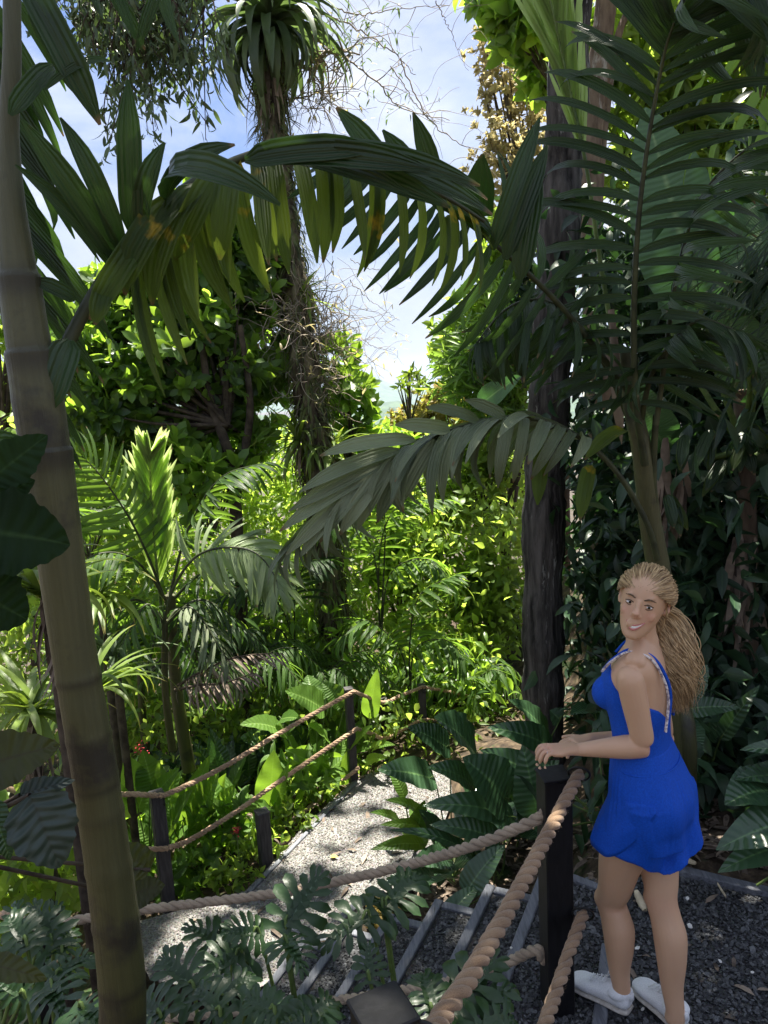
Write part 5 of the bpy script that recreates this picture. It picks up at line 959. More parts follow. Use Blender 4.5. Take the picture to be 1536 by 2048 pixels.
def splant(base, leaves, label, auto=0, az=(0, 2*PI), L=(.15, .25), mat='split'):
    base = np.array(base, float); e = empty('split_leaf_plant', base, label, 'plant', gs)
    for (x0, y0, d0, x1, y1, d1, k) in leaves:
        B, T = W(x0, y0, d0), W(x1, y1, d1); d = T-B; acc = Acc(); U = nrm(UP*.45+nrm(CC-B)*.55+NR.normal(0, .12, 3)); s = np.linalg.norm(d)*.74; B = B+d*.12
        inst(acc, SPL[k], B, nrm(d+U*.25*np.linalg.norm(d)), U, s, s, R.uniform(.1, .9)); o = acc.build('leaf', M[mat], e)
        a = Acc(); mid = base*.4+B*.6+np.array([0, 0, -.05]); tube(a, spline([base, mid, B, B+d*.15], 12), np.linspace(.008, .004, 12), 6, cap=False); a.build('leaf_stalk', M['rachis_green'], o)
    for k in range(auto):
        a_ = R.uniform(*az); ev = R.uniform(.3, 1.2); dd = np.array([math.cos(a_)*math.cos(ev), math.sin(a_)*math.cos(ev), math.sin(ev)]); B = base+dd*R.uniform(.15, .38); Lk = R.uniform(*L); acc = Acc()
        inst(acc, SPL[R.randrange(4)], B, nrm(dd*np.array([1, 1, .5])), UP+NR.normal(0, .2, 3), Lk, Lk, R.uniform(0, .9)); o = acc.build('leaf', M[mat], e)
        a = Acc(); tube(a, spline([base, base*.4+B*.6-(0, 0, .04), B], 8), [.006]*8, 5, cap=False); a.build('leaf_stalk', M['rachis_green'], o)
splant(W(640, 2300, 2.1), [(560, 1870, 2.2, 650, 1735, 2.35, 0), (530, 1868, 2.2, 440, 1860, 2.15, 1), (565, 1875, 2.15, 610, 1930, 2.0, 2), (500, 1900, 2.2, 380, 1960, 2.1, 1)], 'split-leaf plant whose leaves rise in front of the pale path', auto=1)
splant(W(840, 2300, 2.1), [(755, 1825, 2.2, 630, 1890, 2.1, 2), (760, 1825, 2.25, 850, 1735, 2.4, 1), (740, 1970, 2.0, 735, 1880, 2.1, 0), (760, 1820, 2.25, 800, 1770, 2.4, 1)], 'split-leaf plant crossing the lower steps, left of the bottom post', auto=0)
splant(W(960, 2330, 1.9), [(880, 2030, 1.7, 1010, 1905, 1.8, 0), (900, 2030, 1.7, 1045, 1960, 1.75, 2), (870, 2040, 1.65, 840, 1930, 1.8, 1), (930, 2070, 1.6, 1060, 2030, 1.7, 2)], 'split-leaf plant behind the thick brown rope at the bottom', auto=0)
splant(W(420, 2350, 1.8), [(400, 1990, 1.9, 310, 1900, 2.0, 1), (420, 2010, 1.8, 520, 1940, 1.9, 1), (450, 2040, 1.7, 380, 1960, 1.8, 2), (480, 2010, 1.7, 600, 2030, 1.7, 2), (330, 2040, 1.7, 270, 1990, 1.8, 1), (560, 2060, 1.6, 640, 2000, 1.7, 1)], 'split-leaf plant at the bottom, right of the ringed trunk', auto=3, L=(.26, .36))
splant(W(120, 2300, 2.0), [(110, 1900, 2.1, 60, 1800, 2.2, 0), (120, 1910, 2.1, 150, 1850, 2.2, 1), (100, 1960, 2.0, 200, 1900, 2.1, 1), (60, 1900, 2.0, 10, 1820, 2.1, 1), (100, 1960, 2.0, 120, 2030, 1.8, 2), (60, 2000, 1.8, -20, 1950, 1.8, 2), (150, 2010, 1.8, 220, 2050, 1.7, 2)], 'grey-green split-leaf plant at the bottom left corner', auto=3)
splant(W(560, 2420, 1.5), [(560, 2030, 1.6, 480, 1990, 1.65, 1), (600, 2050, 1.5, 680, 1990, 1.6, 1), (640, 2070, 1.4, 560, 2040, 1.4, 2)], 'split-leaf plant below the bottom edge, left of the black post', auto=3)
splant(W(420, 2200, 2.6), [(450, 1900, 2.7, 370, 1840, 2.7, 2), (470, 1920, 2.7, 430, 1850, 2.75, 1)], 'farther split-leaf plant under the grey rope', auto=1)
splant(W(250, 2300, 2.3), [], 'shaded split-leaf plant behind the base of the ringed trunk', auto=4)
splant(W(-10, 2100, 2.6), [(40, 1880, 2.6, 30, 1790, 2.7, 2), (70, 1900, 2.6, 120, 1800, 2.7, 0)], 'feathery split-leaf plant around the lower left post', auto=3)

# ------------------------------------------------------------------ fallen bits
def chip(x, y, x2, y2, wpx, z, label, mat, name='wood_chip'):
    a, b = G(x, y, z), G(x2, y2, z); d = b-a; L = np.linalg.norm(d); acc = Acc(); n_ = nrm(np.cross(d, UP)); wd = wpx/560/2
    for s0, s1 in ((0, 1),):
        rings = []
        for t in np.linspace(0, 1, 9):
            w_ = wd*(math.sin(PI*(.12+.8*t)))**.5*R.uniform(.85, 1.1); c = a+d*t
            rings += [c+n_*w_, c+n_*w_*.5+UP*.008, c-n_*w_*.4+UP*.009, c-n_*w_, c-UP*.002]
        acc.add(np.array(rings), grid_faces(9, 5, True), None, np.repeat(NR.uniform(.4, .9, 9), 5))
    return tag(acc.build(name, mat), label, name.replace('_', ' '), 'fallen bits on the ground')
wc = tintmat('split_wood', (.3, .24, .15), (.62, .53, .38), .8, 30, .6, .004, (1, 1, 1))
chip(1273, 1783, 1290, 1822, 22, .008, 'pale split wood chip lying between the legs', wc)
chip(1355, 1712, 1392, 1728, 26, .05, 'curled pale bark piece behind the landing edging', wc, 'bark_piece')
chip(1435, 1768, 1452, 1795, 5, .012, 'thin straw on the gravel at the right', wc, 'straw')
yl = tintmat('fallen_leaf', (.5, .33, .05), (.75, .5, .08), .6)
for (x, y, lb) in [(660, 1713, 'small yellow leaf in the middle of the path'), (613, 1771, 'orange-yellow leaf on the path just under the grey rope'), (635, 1790, 'tan leaf on the path below the grey rope')]:
    p = G(x, y, -.835); a = Acc(); inst(a, OV[0], p, nrm(np.array([1., R.uniform(-.5, .5), .1])), UP, .06, .08, R.random()); tag(a.build('fallen_leaf', yl), lb, 'fallen leaf', 'fallen leaves on the path')

# ------------------------------------------------------------------ mountain and far hills
def ridge(name, y, pts, depth, mat, label):
    xs_ = np.linspace(pts[0][0], pts[-1][0], 160); tops = np.interp(xs_, [p[0] for p in pts], [p[1] for p in pts]); v = []
    P = np.array([W(a, b, y) for a, b in zip(xs_, tops)]); N_ = 24
    for j in range(N_):
        k = j/(N_-1); q = P.copy(); q[:, 1] = y-depth*k; h = P[:, 2]*(1-k)**1.2+(-135)*(1-(1-k)**1.2)
        q[:, 2] = h+np.array([noise.noise(Vector((p[0]*.004, j*.35, y*.01)))*60*math.sin(PI*min(1, k*1.5+.04)) for p in P]); v.append(q)
    back = P.copy(); back[:, 1] = y+depth*.7; back[:, 2] = -140; v.insert(0, back)
    acc = Acc(); acc.add(np.array(v).reshape(-1, 3), grid_faces(N_+1, 160)); return tag(acc.build(name, mat), label, kind='structure')
mh = surf('forested_hill', [(.025, .05, .02), (.06, .10, .035)], .02, 8, 1., .5, 2.)
ridge('mountain', 5200, [(-1500, 820), (200, 800), (500, 790), (640, 775), (700, 758), (735, 742), (752, 752), (775, 765), (820, 778), (900, 786), (1200, 790), (2600, 800)], 900, mh, 'distant forested mountain')
ridge('hills', 2600, [(-1500, 840), (300, 830), (600, 835), (760, 806), (800, 800), (850, 812), (1000, 800), (2600, 820)], 700, mh, 'nearer forested foothills')

# ------------------------------------------------------------------ air
hz, hn, ho = newmat('haze_air')
vp = nd(hn, 'ShaderNodeVolumePrincipled'); vp.inputs['Color'].default_value = (.68, .80, 1, 1); vp.inputs['Density'].default_value = .00011; vp.inputs['Anisotropy'].default_value = .2
lk(hn, vp.outputs[0], ho.inputs['Volume'])
acc = Acc(); box_v(acc, (0, 2800, -15), (1, 0, 0), (0, 1, 0), (0, 0, 1), 6200, 3500, 165, .5, .01)
o = acc.build('haze', hz, smooth=False); tag(o, 'thin blue air over the distant valley', kind='stuff')
# ------------------------------------------------------------------ the woman
def skin_mat():
    m_, nt, out = newmat('skin')
    tc = nd(nt, 'ShaderNodeTexCoord'); nz = nd(nt, 'ShaderNodeTexNoise', i_Scale=6.0, i_Detail=4.0); lk(nt, tc.outputs['Object'], nz.inputs['Vector'])
    c = mixc(nt, nz.outputs[0], (.54, .325, .20), (.64, .41, .265))
    CHK = [c_ for c_ in SKIN_WARM]
    for (q_, r_) in CHK:
        vd = nd(nt, 'ShaderNodeVectorMath', operation='DISTANCE'); lk(nt, tc.outputs['Object'], vd.inputs[0]); vd.inputs[1].default_value = tuple(float(a) for a in q_)
        k = mth(nt, 'MAXIMUM', mth(nt, 'SUBTRACT', 1., mth(nt, 'DIVIDE', vd.outputs['Value'], r_)), 0.); c = mixc(nt, mth(nt, 'MULTIPLY', k, .45), c, (.60, .26, .20))
    n2 = nd(nt, 'ShaderNodeTexNoise', i_Scale=140.0, i_Detail=3.0); lk(nt, tc.outputs['Object'], n2.inputs['Vector'])
    bp = nd(nt, 'ShaderNodeBump', i_Strength=.12, i_Distance=.002); lk(nt, n2.outputs[0], bp.inputs['Height'])
    bs = nd(nt, 'ShaderNodeBsdfPrincipled', i_Roughness=.48); bs.inputs['Subsurface Weight'].default_value = .12; bs.inputs['Subsurface Radius'].default_value = (.02, .008, .004); bs.inputs['Subsurface Scale'].default_value = .5
    lk(nt, c, bs.inputs['Base Color']); lk(nt, bp.outputs[0], bs.inputs['Normal']); lk(nt, bs.outputs[0], out.inputs[0]); return m_
M['blue'] = surf('blue_fabric', [(.003, .06, .42), (.005, .085, .54)], 180, 3, .7, .15, .001, spec=.25)
M['shoe'] = surf('white_knit', [(.66, .68, .70), (.80, .81, .83)], 260, 2, .8, .5, .0015)
M['sole'] = surf('shoe_sole', [(.42, .38, .33), (.55, .52, .47)], 60, 2, .7, .1, .001)
M['hair'] = tintmat('blonde_hair', (.20, .12, .05), (.66, .47, .25), .5, 40., .3, .002, (1, 1, .3), .5)
class Sol:                            # closed lofts, merged later by a voxel remesh into one skin
    def __init__(s): s.v = []; s.f = []
    def loft(s, rings):
        n = len(rings[0]); b = len(s.v)
        for r_ in rings: s.v += [tuple(p) for p in r_]
        for i in range(len(rings)-1):
            for j in range(n): s.f.append((b+i*n+j, b+i*n+(j+1) % n, b+(i+1)*n+(j+1) % n, b+(i+1)*n+j))
        s.f.append(tuple(b+j for j in range(n))[::-1]); s.f.append(tuple(b+(len(rings)-1)*n+j for j in range(n)))
    def sect(s, secs, n=28, sub=4, pw=2.0):
        """secs: (centre, axis A vec, axis B vec) full vectors incl. radius"""
        S = np.array([[c, a, b] for c, a, b in secs], float); m_ = len(S); Q = spline(S.reshape(m_, 9), (m_-1)*sub+1).reshape(-1, 3, 3)
        th = np.arange(n)*2*PI/n; ct, st = np.cos(th), np.sin(th); ct = np.sign(ct)*np.abs(ct)**(2/pw); st = np.sign(st)*np.abs(st)**(2/pw)
        s.loft([q[0]+np.outer(ct, q[1])+np.outer(st, q[2]) for q in Q])
    def limb(s, pts, rad, n=20, sub=5, flat=1.0, ref=UP):
        P = np.array(pts, float); T = nrm(np.gradient(P, axis=0)); secs = []
        for p, t, r_ in zip(P, T, rad):
            a = np.cross(t, ref); a = nrm(a) if np.linalg.norm(a) > .1 else nrm(np.cross(t, (1, 0, 0))); b = np.cross(t, a); ra, rb = (r_ if isinstance(r_, tuple) else (r_, r_*flat)); secs.append((p, a*ra, b*rb))
        secs = [(secs[0][0]-T[0]*.3*rad0(rad[0]), secs[0][1]*.45, secs[0][2]*.45)]+secs+[(secs[-1][0]+T[-1]*.55*rad0(rad[-1]), secs[-1][1]*.45, secs[-1][2]*.45)]
        s.sect(secs, n, sub)
    def ball(s, c, r_, ax=None):
        ax = np.eye(3) if ax is None else ax; r_ = np.broadcast_to(r_, (3,)); th = np.linspace(.12, PI-.12, 12); ph = np.arange(20)*2*PI/20
        s.loft([np.array(c)+np.array([(math.sin(t)*math.cos(p)*r_[0]*ax[0]+math.sin(t)*math.sin(p)*r_[1]*ax[1]+math.cos(t)*r_[2]*ax[2]) for p in ph]) for t in th])
    def build(s, name, mat, parent, vox=.004, smooth=8, fn=None):
        me = bpy.data.meshes.new(name); me.from_pydata(s.v, [], s.f); o = bpy.data.objects.new(name, me); COL.objects.link(o)
        bm = bmesh.new(); bm.from_mesh(me); bmesh.ops.recalc_face_normals(bm, faces=bm.faces[:]); bm.to_mesh(me); bm.free()
        m1 = o.modifiers.new('r', 'REMESH'); m1.mode = 'VOXEL'; m1.voxel_size = vox; m1.use_smooth_shade = True
        if smooth: m2 = o.modifiers.new('s', 'SMOOTH'); m2.factor = .5; m2.iterations = smooth
        dg = bpy.context.evaluated_depsgraph_get(); dg.update(); me2 = bpy.data.meshes.new_from_object(o.evaluated_get(dg)); bpy.data.objects.remove(o)
        if fn is not None:
            co = np.empty(len(me2.vertices)*3, np.float32); me2.vertices.foreach_get('co', co); co = fn(co.reshape(-1, 3).astype(float)); me2.vertices.foreach_set('co', co.astype(np.float32).ravel()); me2.update()
        o = bpy.data.objects.new(name, me2); me2.name = name; COL.objects.link(o); me2.materials.clear(); me2.materials.append(mat)
        me2.polygons.foreach_set('use_smooth', np.ones(len(me2.polygons), bool))
        return par(o, parent) if parent is not None else o
def rad0(r_): return r_[0] if isinstance(r_, tuple) else r_
def az(deg): a = math.radians(deg); return np.array([math.cos(a), math.sin(a), 0])
F_P, F_T = az(140), az(150)                      # pelvis and chest facing
L_P, L_T = az(230), az(240)                      # her left
PC = np.array([.865, 2.46, .84])                 # pelvis centre
body = Sol()
ch = PC+np.array([-.015, -.005, 0])
def tz(z, dx=0, dy=0): return np.array([PC[0]+dx, PC[1]+dy, z])
def fw(F, d): return F*d
TOR = [  # z, facing, half width, half depth, forward shift
    (.755, 140, .155, .105, -.012), (.80, 140, .162, .114, -.018), (.86, 140, .164, .116, -.018), (.92, 142, .150, .102, -.008), (.98, 144, .138, .092, .0),
    (1.04, 146, .124, .084, .006), (1.10, 148, .124, .086, .008), (1.16, 149, .132, .094, .01), (1.22, 150, .138, .106, .018), (1.27, 150, .140, .102, .014), (1.32, 150, .146, .086, .0), (1.36, 150, .132, .068, -.008), (1.39, 150, .085, .052, -.012), (1.41, 150, .055, .046, -.01)]
LX = lambda z: -.006-.03*(z-.84)/.5                 # slight lean to the post
def tor(secs, add=0, s0=0, s1=99):
    out = []
    for z, a, w_, d_, sh in secs[s0:s1]:
        F_, L_ = az(a), az(a+90); out.append((tz(z, LX(z))+F_*sh, L_*(w_+add), F_*(d_+add)))
    return out
body.sect(tor(TOR), 36, 4, 2.25)
SH_C = tz(1.345, LX(1.34))
# bust and buttocks
for sd in (1, -1): body.ball(tz(1.225, LX(1.2))+F_T*.088+L_T*.062*sd, (.056, .05, .056)); body.ball(tz(.84, LX(.84))-F_P*.056+L_P*.070*sd, (.066, .062, .076))
# legs: left leg in front, right leg behind
HL, HR = PC+L_P*.082+(0, 0, -.02), PC-L_P*.088+(0, 0, -.02)
aL, aR = G(1243, 1975, .09), G(1350, 2018, .09)
kL, kR = W(1222, 1800, 2.52), W(1322, 1798, 2.43)
def leg(h, k, a, sd):
    ft = h*.5+k*.5; bk = -F_P
    pts = [h, h*.72+k*.28+F_P*.008, h*.42+k*.58+F_P*.01, h*.15+k*.85, k, k*.85+a*.15+bk*.008, k*.68+a*.32+bk*.016, k*.45+a*.55+bk*.010, k*.2+a*.8, a, a-(0, 0, .04)]
    body.limb(pts, [.088, .088, .074, .060, (.053, .055), (.051, .053), (.056, .057), (.050, .050), .038, .032, .034], 24, 5, ref=F_P)
leg(HL, kL, aL, 1); leg(HR, kR, aR, -1)
body.ball(kL+F_P*.02, .042); body.ball(kR+F_P*.02, .042)
# feet (inside the shoes)
tL, tR = G(1150, 1956, .03), G(1278, 1966, .03); eL, eR = G(1252, 2000, .05), G(1362, 2036, .05)
for a, t_, e_ in ((aL, tL, eL), (aR, tR, eR)): body.limb([e_, e_*.6+t_*.4-(0, 0, .006), t_*.7+e_*.3-(0, 0, .01)], [.028, .020, .012], 16)
# neck and head
HC = W(1287, 1203, 2.43)                         # head centre
fd = az(240); face = nrm(fd*math.cos(.10)+UP*.02)        # face direction
rollv = nrm(UP+CR*.26-face*.0)                  # top of the head leans to the right of the picture
hu = nrm(rollv-face*np.dot(rollv, face)+face*-.06); face = nrm(np.cross(np.cross(hu, face)*1., hu)); hr = np.cross(hu, face)   # hr = her left
if np.dot(hr, np.cross(UP, fd)) < 0: hr = -hr
def hp(x, y, z): return HC+hr*x+face*y+hu*z      # head space: x her left, y forward, z up
nb = tz(1.385, LX(1.38))-F_T*.012
body.limb([nb-(0, 0, .03), nb+(0, 0, .02), (nb+hp(0, -.02, -.07))/2, hp(0, -.022, -.06), hp(0, -.01, -.02)], [(.062, .056), (.054, .052), .050, .050, .055], 22, ref=F_T)
for sd, e_ in ((1, None), (-1, None)):            # trapezius
    body.limb([nb+(0, 0, .035), nb+L_T*sd*.055+(0, 0, .0), nb+L_T*sd*.115-(0, 0, .03)], [.032, .034, .034], 16)
# skull / face sections from chin to crown
HS = [(-.112, .020, .058, .030), (-.100, .034, .050, .048), (-.080, .048, .030, .066), (-.055, .058, .012, .082), (-.025, .066, .002, .092), (.005, .071, -.006, .097), (.035, .074, -.010, .099), (.065, .071, -.012, .094), (.090, .056, -.014, .076), (.106, .030, -.016, .045)]
body.sect([(hp(0, y, z), hr*w_, face*d_) for z, w_, y, d_ in HS], 30, 4, 2.15)
body.limb([hp(0, .088, .016), hp(0, .097, -.004), hp(0, .107, -.022), hp(0, .100, -.030)], [.0085, .009, .0125, .010], 12)     # nose
for sd in (1, -1):
    body.ball(hp(sd*.008, .097, -.029), .0075); body.ball(hp(sd*.036, .060, -.026), (.020, .020, .022)); body.ball(hp(sd*.028, .074, .034), (.02, .011, .008))
    pass
    # ear
    body.limb([hp(sd*.072, -.012, .022), hp(sd*.079, -.022, .014), hp(sd*.078, -.020, -.008), hp(sd*.072, -.008, -.024)], [.0075, .009, .008, .007], 10)
body.ball(hp(0, .080, -.094), (.020, .018, .015)); body.ball(hp(0, .088, -.058), (.026, .012, .018))
# arms
SL = tz(1.325, LX(1.33))+L_T*.150; SR = tz(1.325, LX(1.33))-L_T*.150
EL_ = W(1288, 1492, 2.33); WL = W(1158, 1499, 2.41)
def arm(s_, e_, w_, q=1):
    body.ball(s_-UP*.006, .040)
    body.limb([s_, s_*.7+e_*.3, s_*.35+e_*.65, s_*.08+e_*.92], [.0405, .043, .039, .035], 20)
    body.limb([e_*1.03-w_*.03, e_*.85+w_*.15, e_*.62+w_*.38, e_*.3+w_*.7, w_], [.034, .039, .037, .029, (.024, .020)], 20)
arm(SL, EL_, WL)
ER = W(1330, 1478, 2.78); WR = W(1178, 1478, 2.62); arm(SR, ER, WR)
def fing(pts, r_): body.limb(pts, [r_, r_*.98, r_*.9, r_*.82], 12, 4)
# left hand: draped over the post top
PT = .919
k0 = np.array([PX, PY, PT])
ex, ey = np.array([math.cos(math.radians(8)), math.sin(math.radians(8)), 0]), np.array([-math.sin(math.radians(8)), math.cos(math.radians(8)), 0])
def H(px_, py_, d): return W(px_, py_, d)
palm = [(WL, .024, .019), (H(1138, 1498, 2.405), .030, .017), (H(1118, 1500, 2.40), .038, .016), (H(1100, 1500, 2.40), .038, .014)]
hd = nrm(palm[-1][0]-WL); hs = nrm(np.cross(hd, UP)); hn = np.cross(hs, hd)
if hs[1] > 0: hs = -hs                            # towards the camera
body.sect([(c, hs*w_, hn*t_) for c, w_, t_ in palm], 20, 4, 2.4)
K = palm[-1][0]
for off, l, r_, dr, sp in ((-.030, .068, .0085, .0, -.12), (-.011, .076, .0088, .006, -.04), (.010, .074, .0086, .004, .05), (.029, .058, .0076, -.002, .16)):
    b0_ = K-hd*.006-hs*off*-1*1.0; d1 = nrm(hd+hs*sp*1.0-hn*.25)
    p1 = b0_+d1*l*.42+hn*.004; p2_ = p1+nrm(hd*.45-UP*.9+hs*sp)*l*.42; p3 = p2_+nrm(hd*.05-UP*1.)*l*.34
    fing([b0_+hn*.002, p1, p2_, p3], r_)
tb = palm[1][0]-hs*.022                                 # thumb side is away from the camera
fing([tb-hn*.004, tb-hs*.018+hd*.02-hn*.008, tb-hs*.026+hd*.045-hn*.014, tb-hs*.026+hd*.064-hn*.016], .0100)
# right hand further back, resting on the post corner
hd2 = nrm(W(1120, 1492, 2.56)-WR); hs2 = nrm(np.cross(hd2, UP)); hn2 = np.cross(hs2, hd2)
if hn2[2] < 0: hn2 = -hn2; hs2 = -hs2
body.sect([(WR, hs2*.024, hn2*.018), (WR+hd2*.03, hs2*.032, hn2*.015), (WR+hd2*.075, hs2*.038, hn2*.013)], 20, 4, 2.4)
for j, l in enumerate((.060, .072, .075, .066)):
    b0_ = WR+hd2*.072+hs2*(j-1.5)*.019; fing([b0_, b0_+hd2*l*.4-hn2*.002, b0_+hd2*l*.72-hn2*.018, b0_+hd2*l*.85-hn2*.036], .0080)
fing([WR+hd2*.02+hs2*.026, WR+hd2*.04+hs2*.042, WR+hd2*.06+hs2*.05, WR+hd2*.078+hs2*.052], .0095)
SKIN_WARM = [(hp(.036, .075, -.026), .036), (hp(-.036, .075, -.026), .036), (hp(0, .105, -.022), .022), (EL_, .05), (K, .05), (kL, .07), (kR, .07), (hp(.075, -.01, 0), .03)]
M['skin'] = skin_mat()
girl = body.build('person', M['skin'], None, .003, 10)
tag(girl, 'woman in a blue playsuit and white shoes smiling back over her shoulder, hands on post', 'person')

# ---- romper
MI = np.array([[m_] for m_ in ()])
top = Sol(); SEC = tor(TOR, .0065)
top.sect(SEC[3:11], 40, 5, 2.25)
for sd in (1, -1): top.ball(tz(1.225, LX(1.2))+F_T*.090+L_T*.062*sd, (.061, .055, .061))
def cutfn(P):
    """neckline, armholes and low back: points above the cut line are drawn inside the body"""
    c = np.stack([PC[0]+LX(P[:, 2]), np.full(len(P), PC[1]), P[:, 2]], -1); d = P-c; f_ = d@F_T; l_ = d@L_T; a = np.degrees(np.arctan2(l_, f_))   # 0 front, 90 her left, 180 back
    lim = np.interp(np.abs(a), [0, 25, 50, 75, 100, 130, 155, 180], [1.30, 1.325, 1.325, 1.255, 1.225, 1.19, 1.15, 1.12])
    over = np.clip((P[:, 2]-lim)/.012, 0, 1); s = 1-.22*over; Q = P.copy(); Q[:, 0] = c[:, 0]+d[:, 0]*s; Q[:, 1] = c[:, 1]+d[:, 1]*s; Q[:, 2] = np.minimum(P[:, 2], lim+.02); return Q
top.build('bodice', M['blue'], girl, .0032, 4, cutfn)
# shorts: hip part and two flared legs with curved overlapping hems
sh = Sol(); hs_ = [(z, a, w_+ad, d_+ad, s_) for (z, a, w_, d_, s_), ad in zip(TOR[0:6], (.018, .016, .016, .018, .014, .008))]
sh.sect([(tz(.70, -.006)-F_P*.022, L_P*.150, F_P*.118)]+tor(hs_), 48, 6, 2.2)
for sd in (1, -1): sh.ball(tz(.80, LX(.84))-F_P*.046+L_P*.066*sd, (.072, .068, .11))
def flare(h, k, sd, za, zb):
    ax = nrm(k-h); n = 40; rings = []
    for j, q in enumerate(np.linspace(0, 1, 10)):
        r_ = .103+.020*q; th = np.arange(n)*2*PI/n; ring = []
        for t in th:
            # t=0 outer side (away from the other leg), pi/2 front
            dirv = L_P*sd*math.cos(t)+F_P*math.sin(t); hem = za(t); z = h[2]*(1-q)+hem*q+(.0 if q < 1 else 0); c = h+(k-h)*((h[2]-z)/(h[2]-k[2]))
            wv = 1+.018*q*math.sin(t*7+sd)+.01*q*math.sin(t*13+2); p = c+dirv*r_*wv*(1+.20*max(0, -math.sin(t))*(1-.35*q))*(1 if math.cos(t) > -.2 else .93); p[2] = z; ring.append(p)
        rings.append(ring)
    sh.loft(rings)
def hemL(t):     # her left leg: high at the outer slit in front, long behind
    a = math.degrees(t) % 360; return float(np.interp(a, [0, 40, 90, 150, 210, 260, 300, 330, 360], [.695, .675, .685, .68, .62, .60, .625, .68, .695]))
def hemR(t):
    a = math.degrees(t) % 360; return float(np.interp(a, [0, 40, 90, 150, 210, 260, 300, 330, 360], [.70, .70, .69, .65, .60, .655, .70, .705, .70]))
flare(HL+(0, 0, .05), kL, 1, hemL, None); flare(HR+(0, 0, .05), kR, -1, hemR, None)
def wrk(P):
    c = np.stack([np.full(len(P), PC[0]), np.full(len(P), PC[1])], -1); d = P[:, :2]-c; a = np.arctan2(d[:, 1], d[:, 0]); k = np.clip((1.0-P[:, 2])/.12, 0, 1)*np.clip((P[:, 2]-.55)/.1, 0, 1)
    nn = np.array([noise.noise(Vector((q_*3.1, 0, z_*5))) for q_, z_ in zip(a, P[:, 2])]); amp = .0024*np.sin(a*24+9*nn)*(.4+np.abs(nn)*2)*np.interp(P[:, 2], [.8, .93, .985, 1.0], [.25, .8, 1.2, 0])+.005*np.sin(a*9+P[:, 2]*16)*np.interp(P[:, 2], [.6, .75, .95], [1, .8, 0])
    r_ = nrm(np.c_[d, d[:, 0]*0]); return P+r_*(amp*k)[:, None]
shorts = sh.build('shorts', M['blue'], girl, .0035, 16, wrk)
acc = Acc(); th = np.linspace(0, 2*PI, 61)
for z, r_ in ((.982, .0022),):
    z_, a, w_, d_, s_ = .985, 144, .1515, .1080, .0; tube(acc, np.array([tz(z, LX(z))+az(234)*w_*math.cos(t)+az(144)*d_*math.sin(t) for t in th]), .0028, 6, cap=False)
acc.build('waist_seam', M['blue'], girl)
# curved hem edge of the front overlap panel
def onflare(h, k, sd, t, z, r_): 
    c = h+(k-h)*((h[2]-z)/(h[2]-k[2])); p = c+(L_P*sd*math.cos(t)+F_P*math.sin(t))*r_; p[2] = z; return p
acc = Acc(); T_ = np.linspace(-.75, 2.1, 40); rows = []
for q in np.linspace(0, 1, 12):
    row = []
    for t in T_:
        zb = .672+.30*max(0, (.35-t))**1.9*.55; z = .90*(1-q)+zb*q; r_ = .1235+.012*q if True else 0; row.append(onflare(HL+(0, 0, .02), kL, 1, t, z, (.103+.020*(.84-z)/.2 if z < .84 else .103)*(1+.02*math.sin(t*7+1))+.0075-.02*(1-min(1, q*1.8))))
    rows.append(row)
acc.add(np.array(rows).reshape(-1, 3), grid_faces(12, 40)); o = acc.build('front_panel', M['blue'], girl); md = o.modifiers.new('t', 'SOLIDIFY'); md.thickness = .003
acc = Acc()
for a_ in (38, -38):
    P = [tz(z, LX(z))+az(ff)*sh_+(az(ff+a_)*1.0)*0+az(ff)*math.cos(math.radians(a_))*(d_+.0085)+az(ff+90)*math.sin(math.radians(a_))*(w_+.0085) for z, ff, w_, d_, sh_ in TOR[5:9]]
    tube(acc, spline(P, 20), .0012, 5)
acc.build('bodice_seams', M['blue'], girl)
# straps
def surfp(px_, py_, d): return W(px_, py_, d)
acc = Acc(); cb = tz(1.40, LX(1.4))
def strap(sd, r_, w_, mat, nm, dx=0):
    a = Acc(); zt = 1.385
    P = [tz(1.315, LX(1.3))+F_T*.098+L_T*sd*(.085+dx), tz(1.355, LX(1.3))+F_T*.066+L_T*sd*(.088+dx), tz(1.392, LX(1.3))+F_T*.012+L_T*sd*(.082+dx), tz(1.375, LX(1.3))-F_T*.05+L_T*sd*(.072+dx), tz(1.31, LX(1.3))-F_T*.088+L_T*sd*(.048+dx*1.4), tz(1.23, LX(1.2))-F_T*.098+L_T*sd*(.03+dx*2), tz(1.13, LX(1.1))-F_T*.088+L_T*sd*(.05+dx*2)]
    C = spline(P, 50); T = nrm(np.gradient(C, axis=0)); out = nrm(C-np.stack([np.full(50, PC[0]-.03), np.full(50, PC[1]), np.minimum(C[:, 2], 1.33)], -1)); S = nrm(np.cross(T, out))
    v = np.stack([C+S*w_+out*0, C+S*w_*.5+out*r_, C-S*w_*.5+out*r_, C-S*w_+out*0, C-out*r_], 1); a.add(v.reshape(-1, 3), grid_faces(50, 5, True)); return a.build(nm, mat, girl)
strap(1, .005, .007, M['blue'], 'strap'); strap(-1, .005, .007, M['blue'], 'strap')
M['band'] = surf('patterned_band', [(.25, .2, .25), (.75, .70, .68)], 90, 3, .7, .1, .001, ramp=(.4, .55))
s_ = strap(1, .006, .0045, M['band'], 'patterned_strap', .022); s_['label'] = 'pale patterned strap of a bikini top under the blue strap'
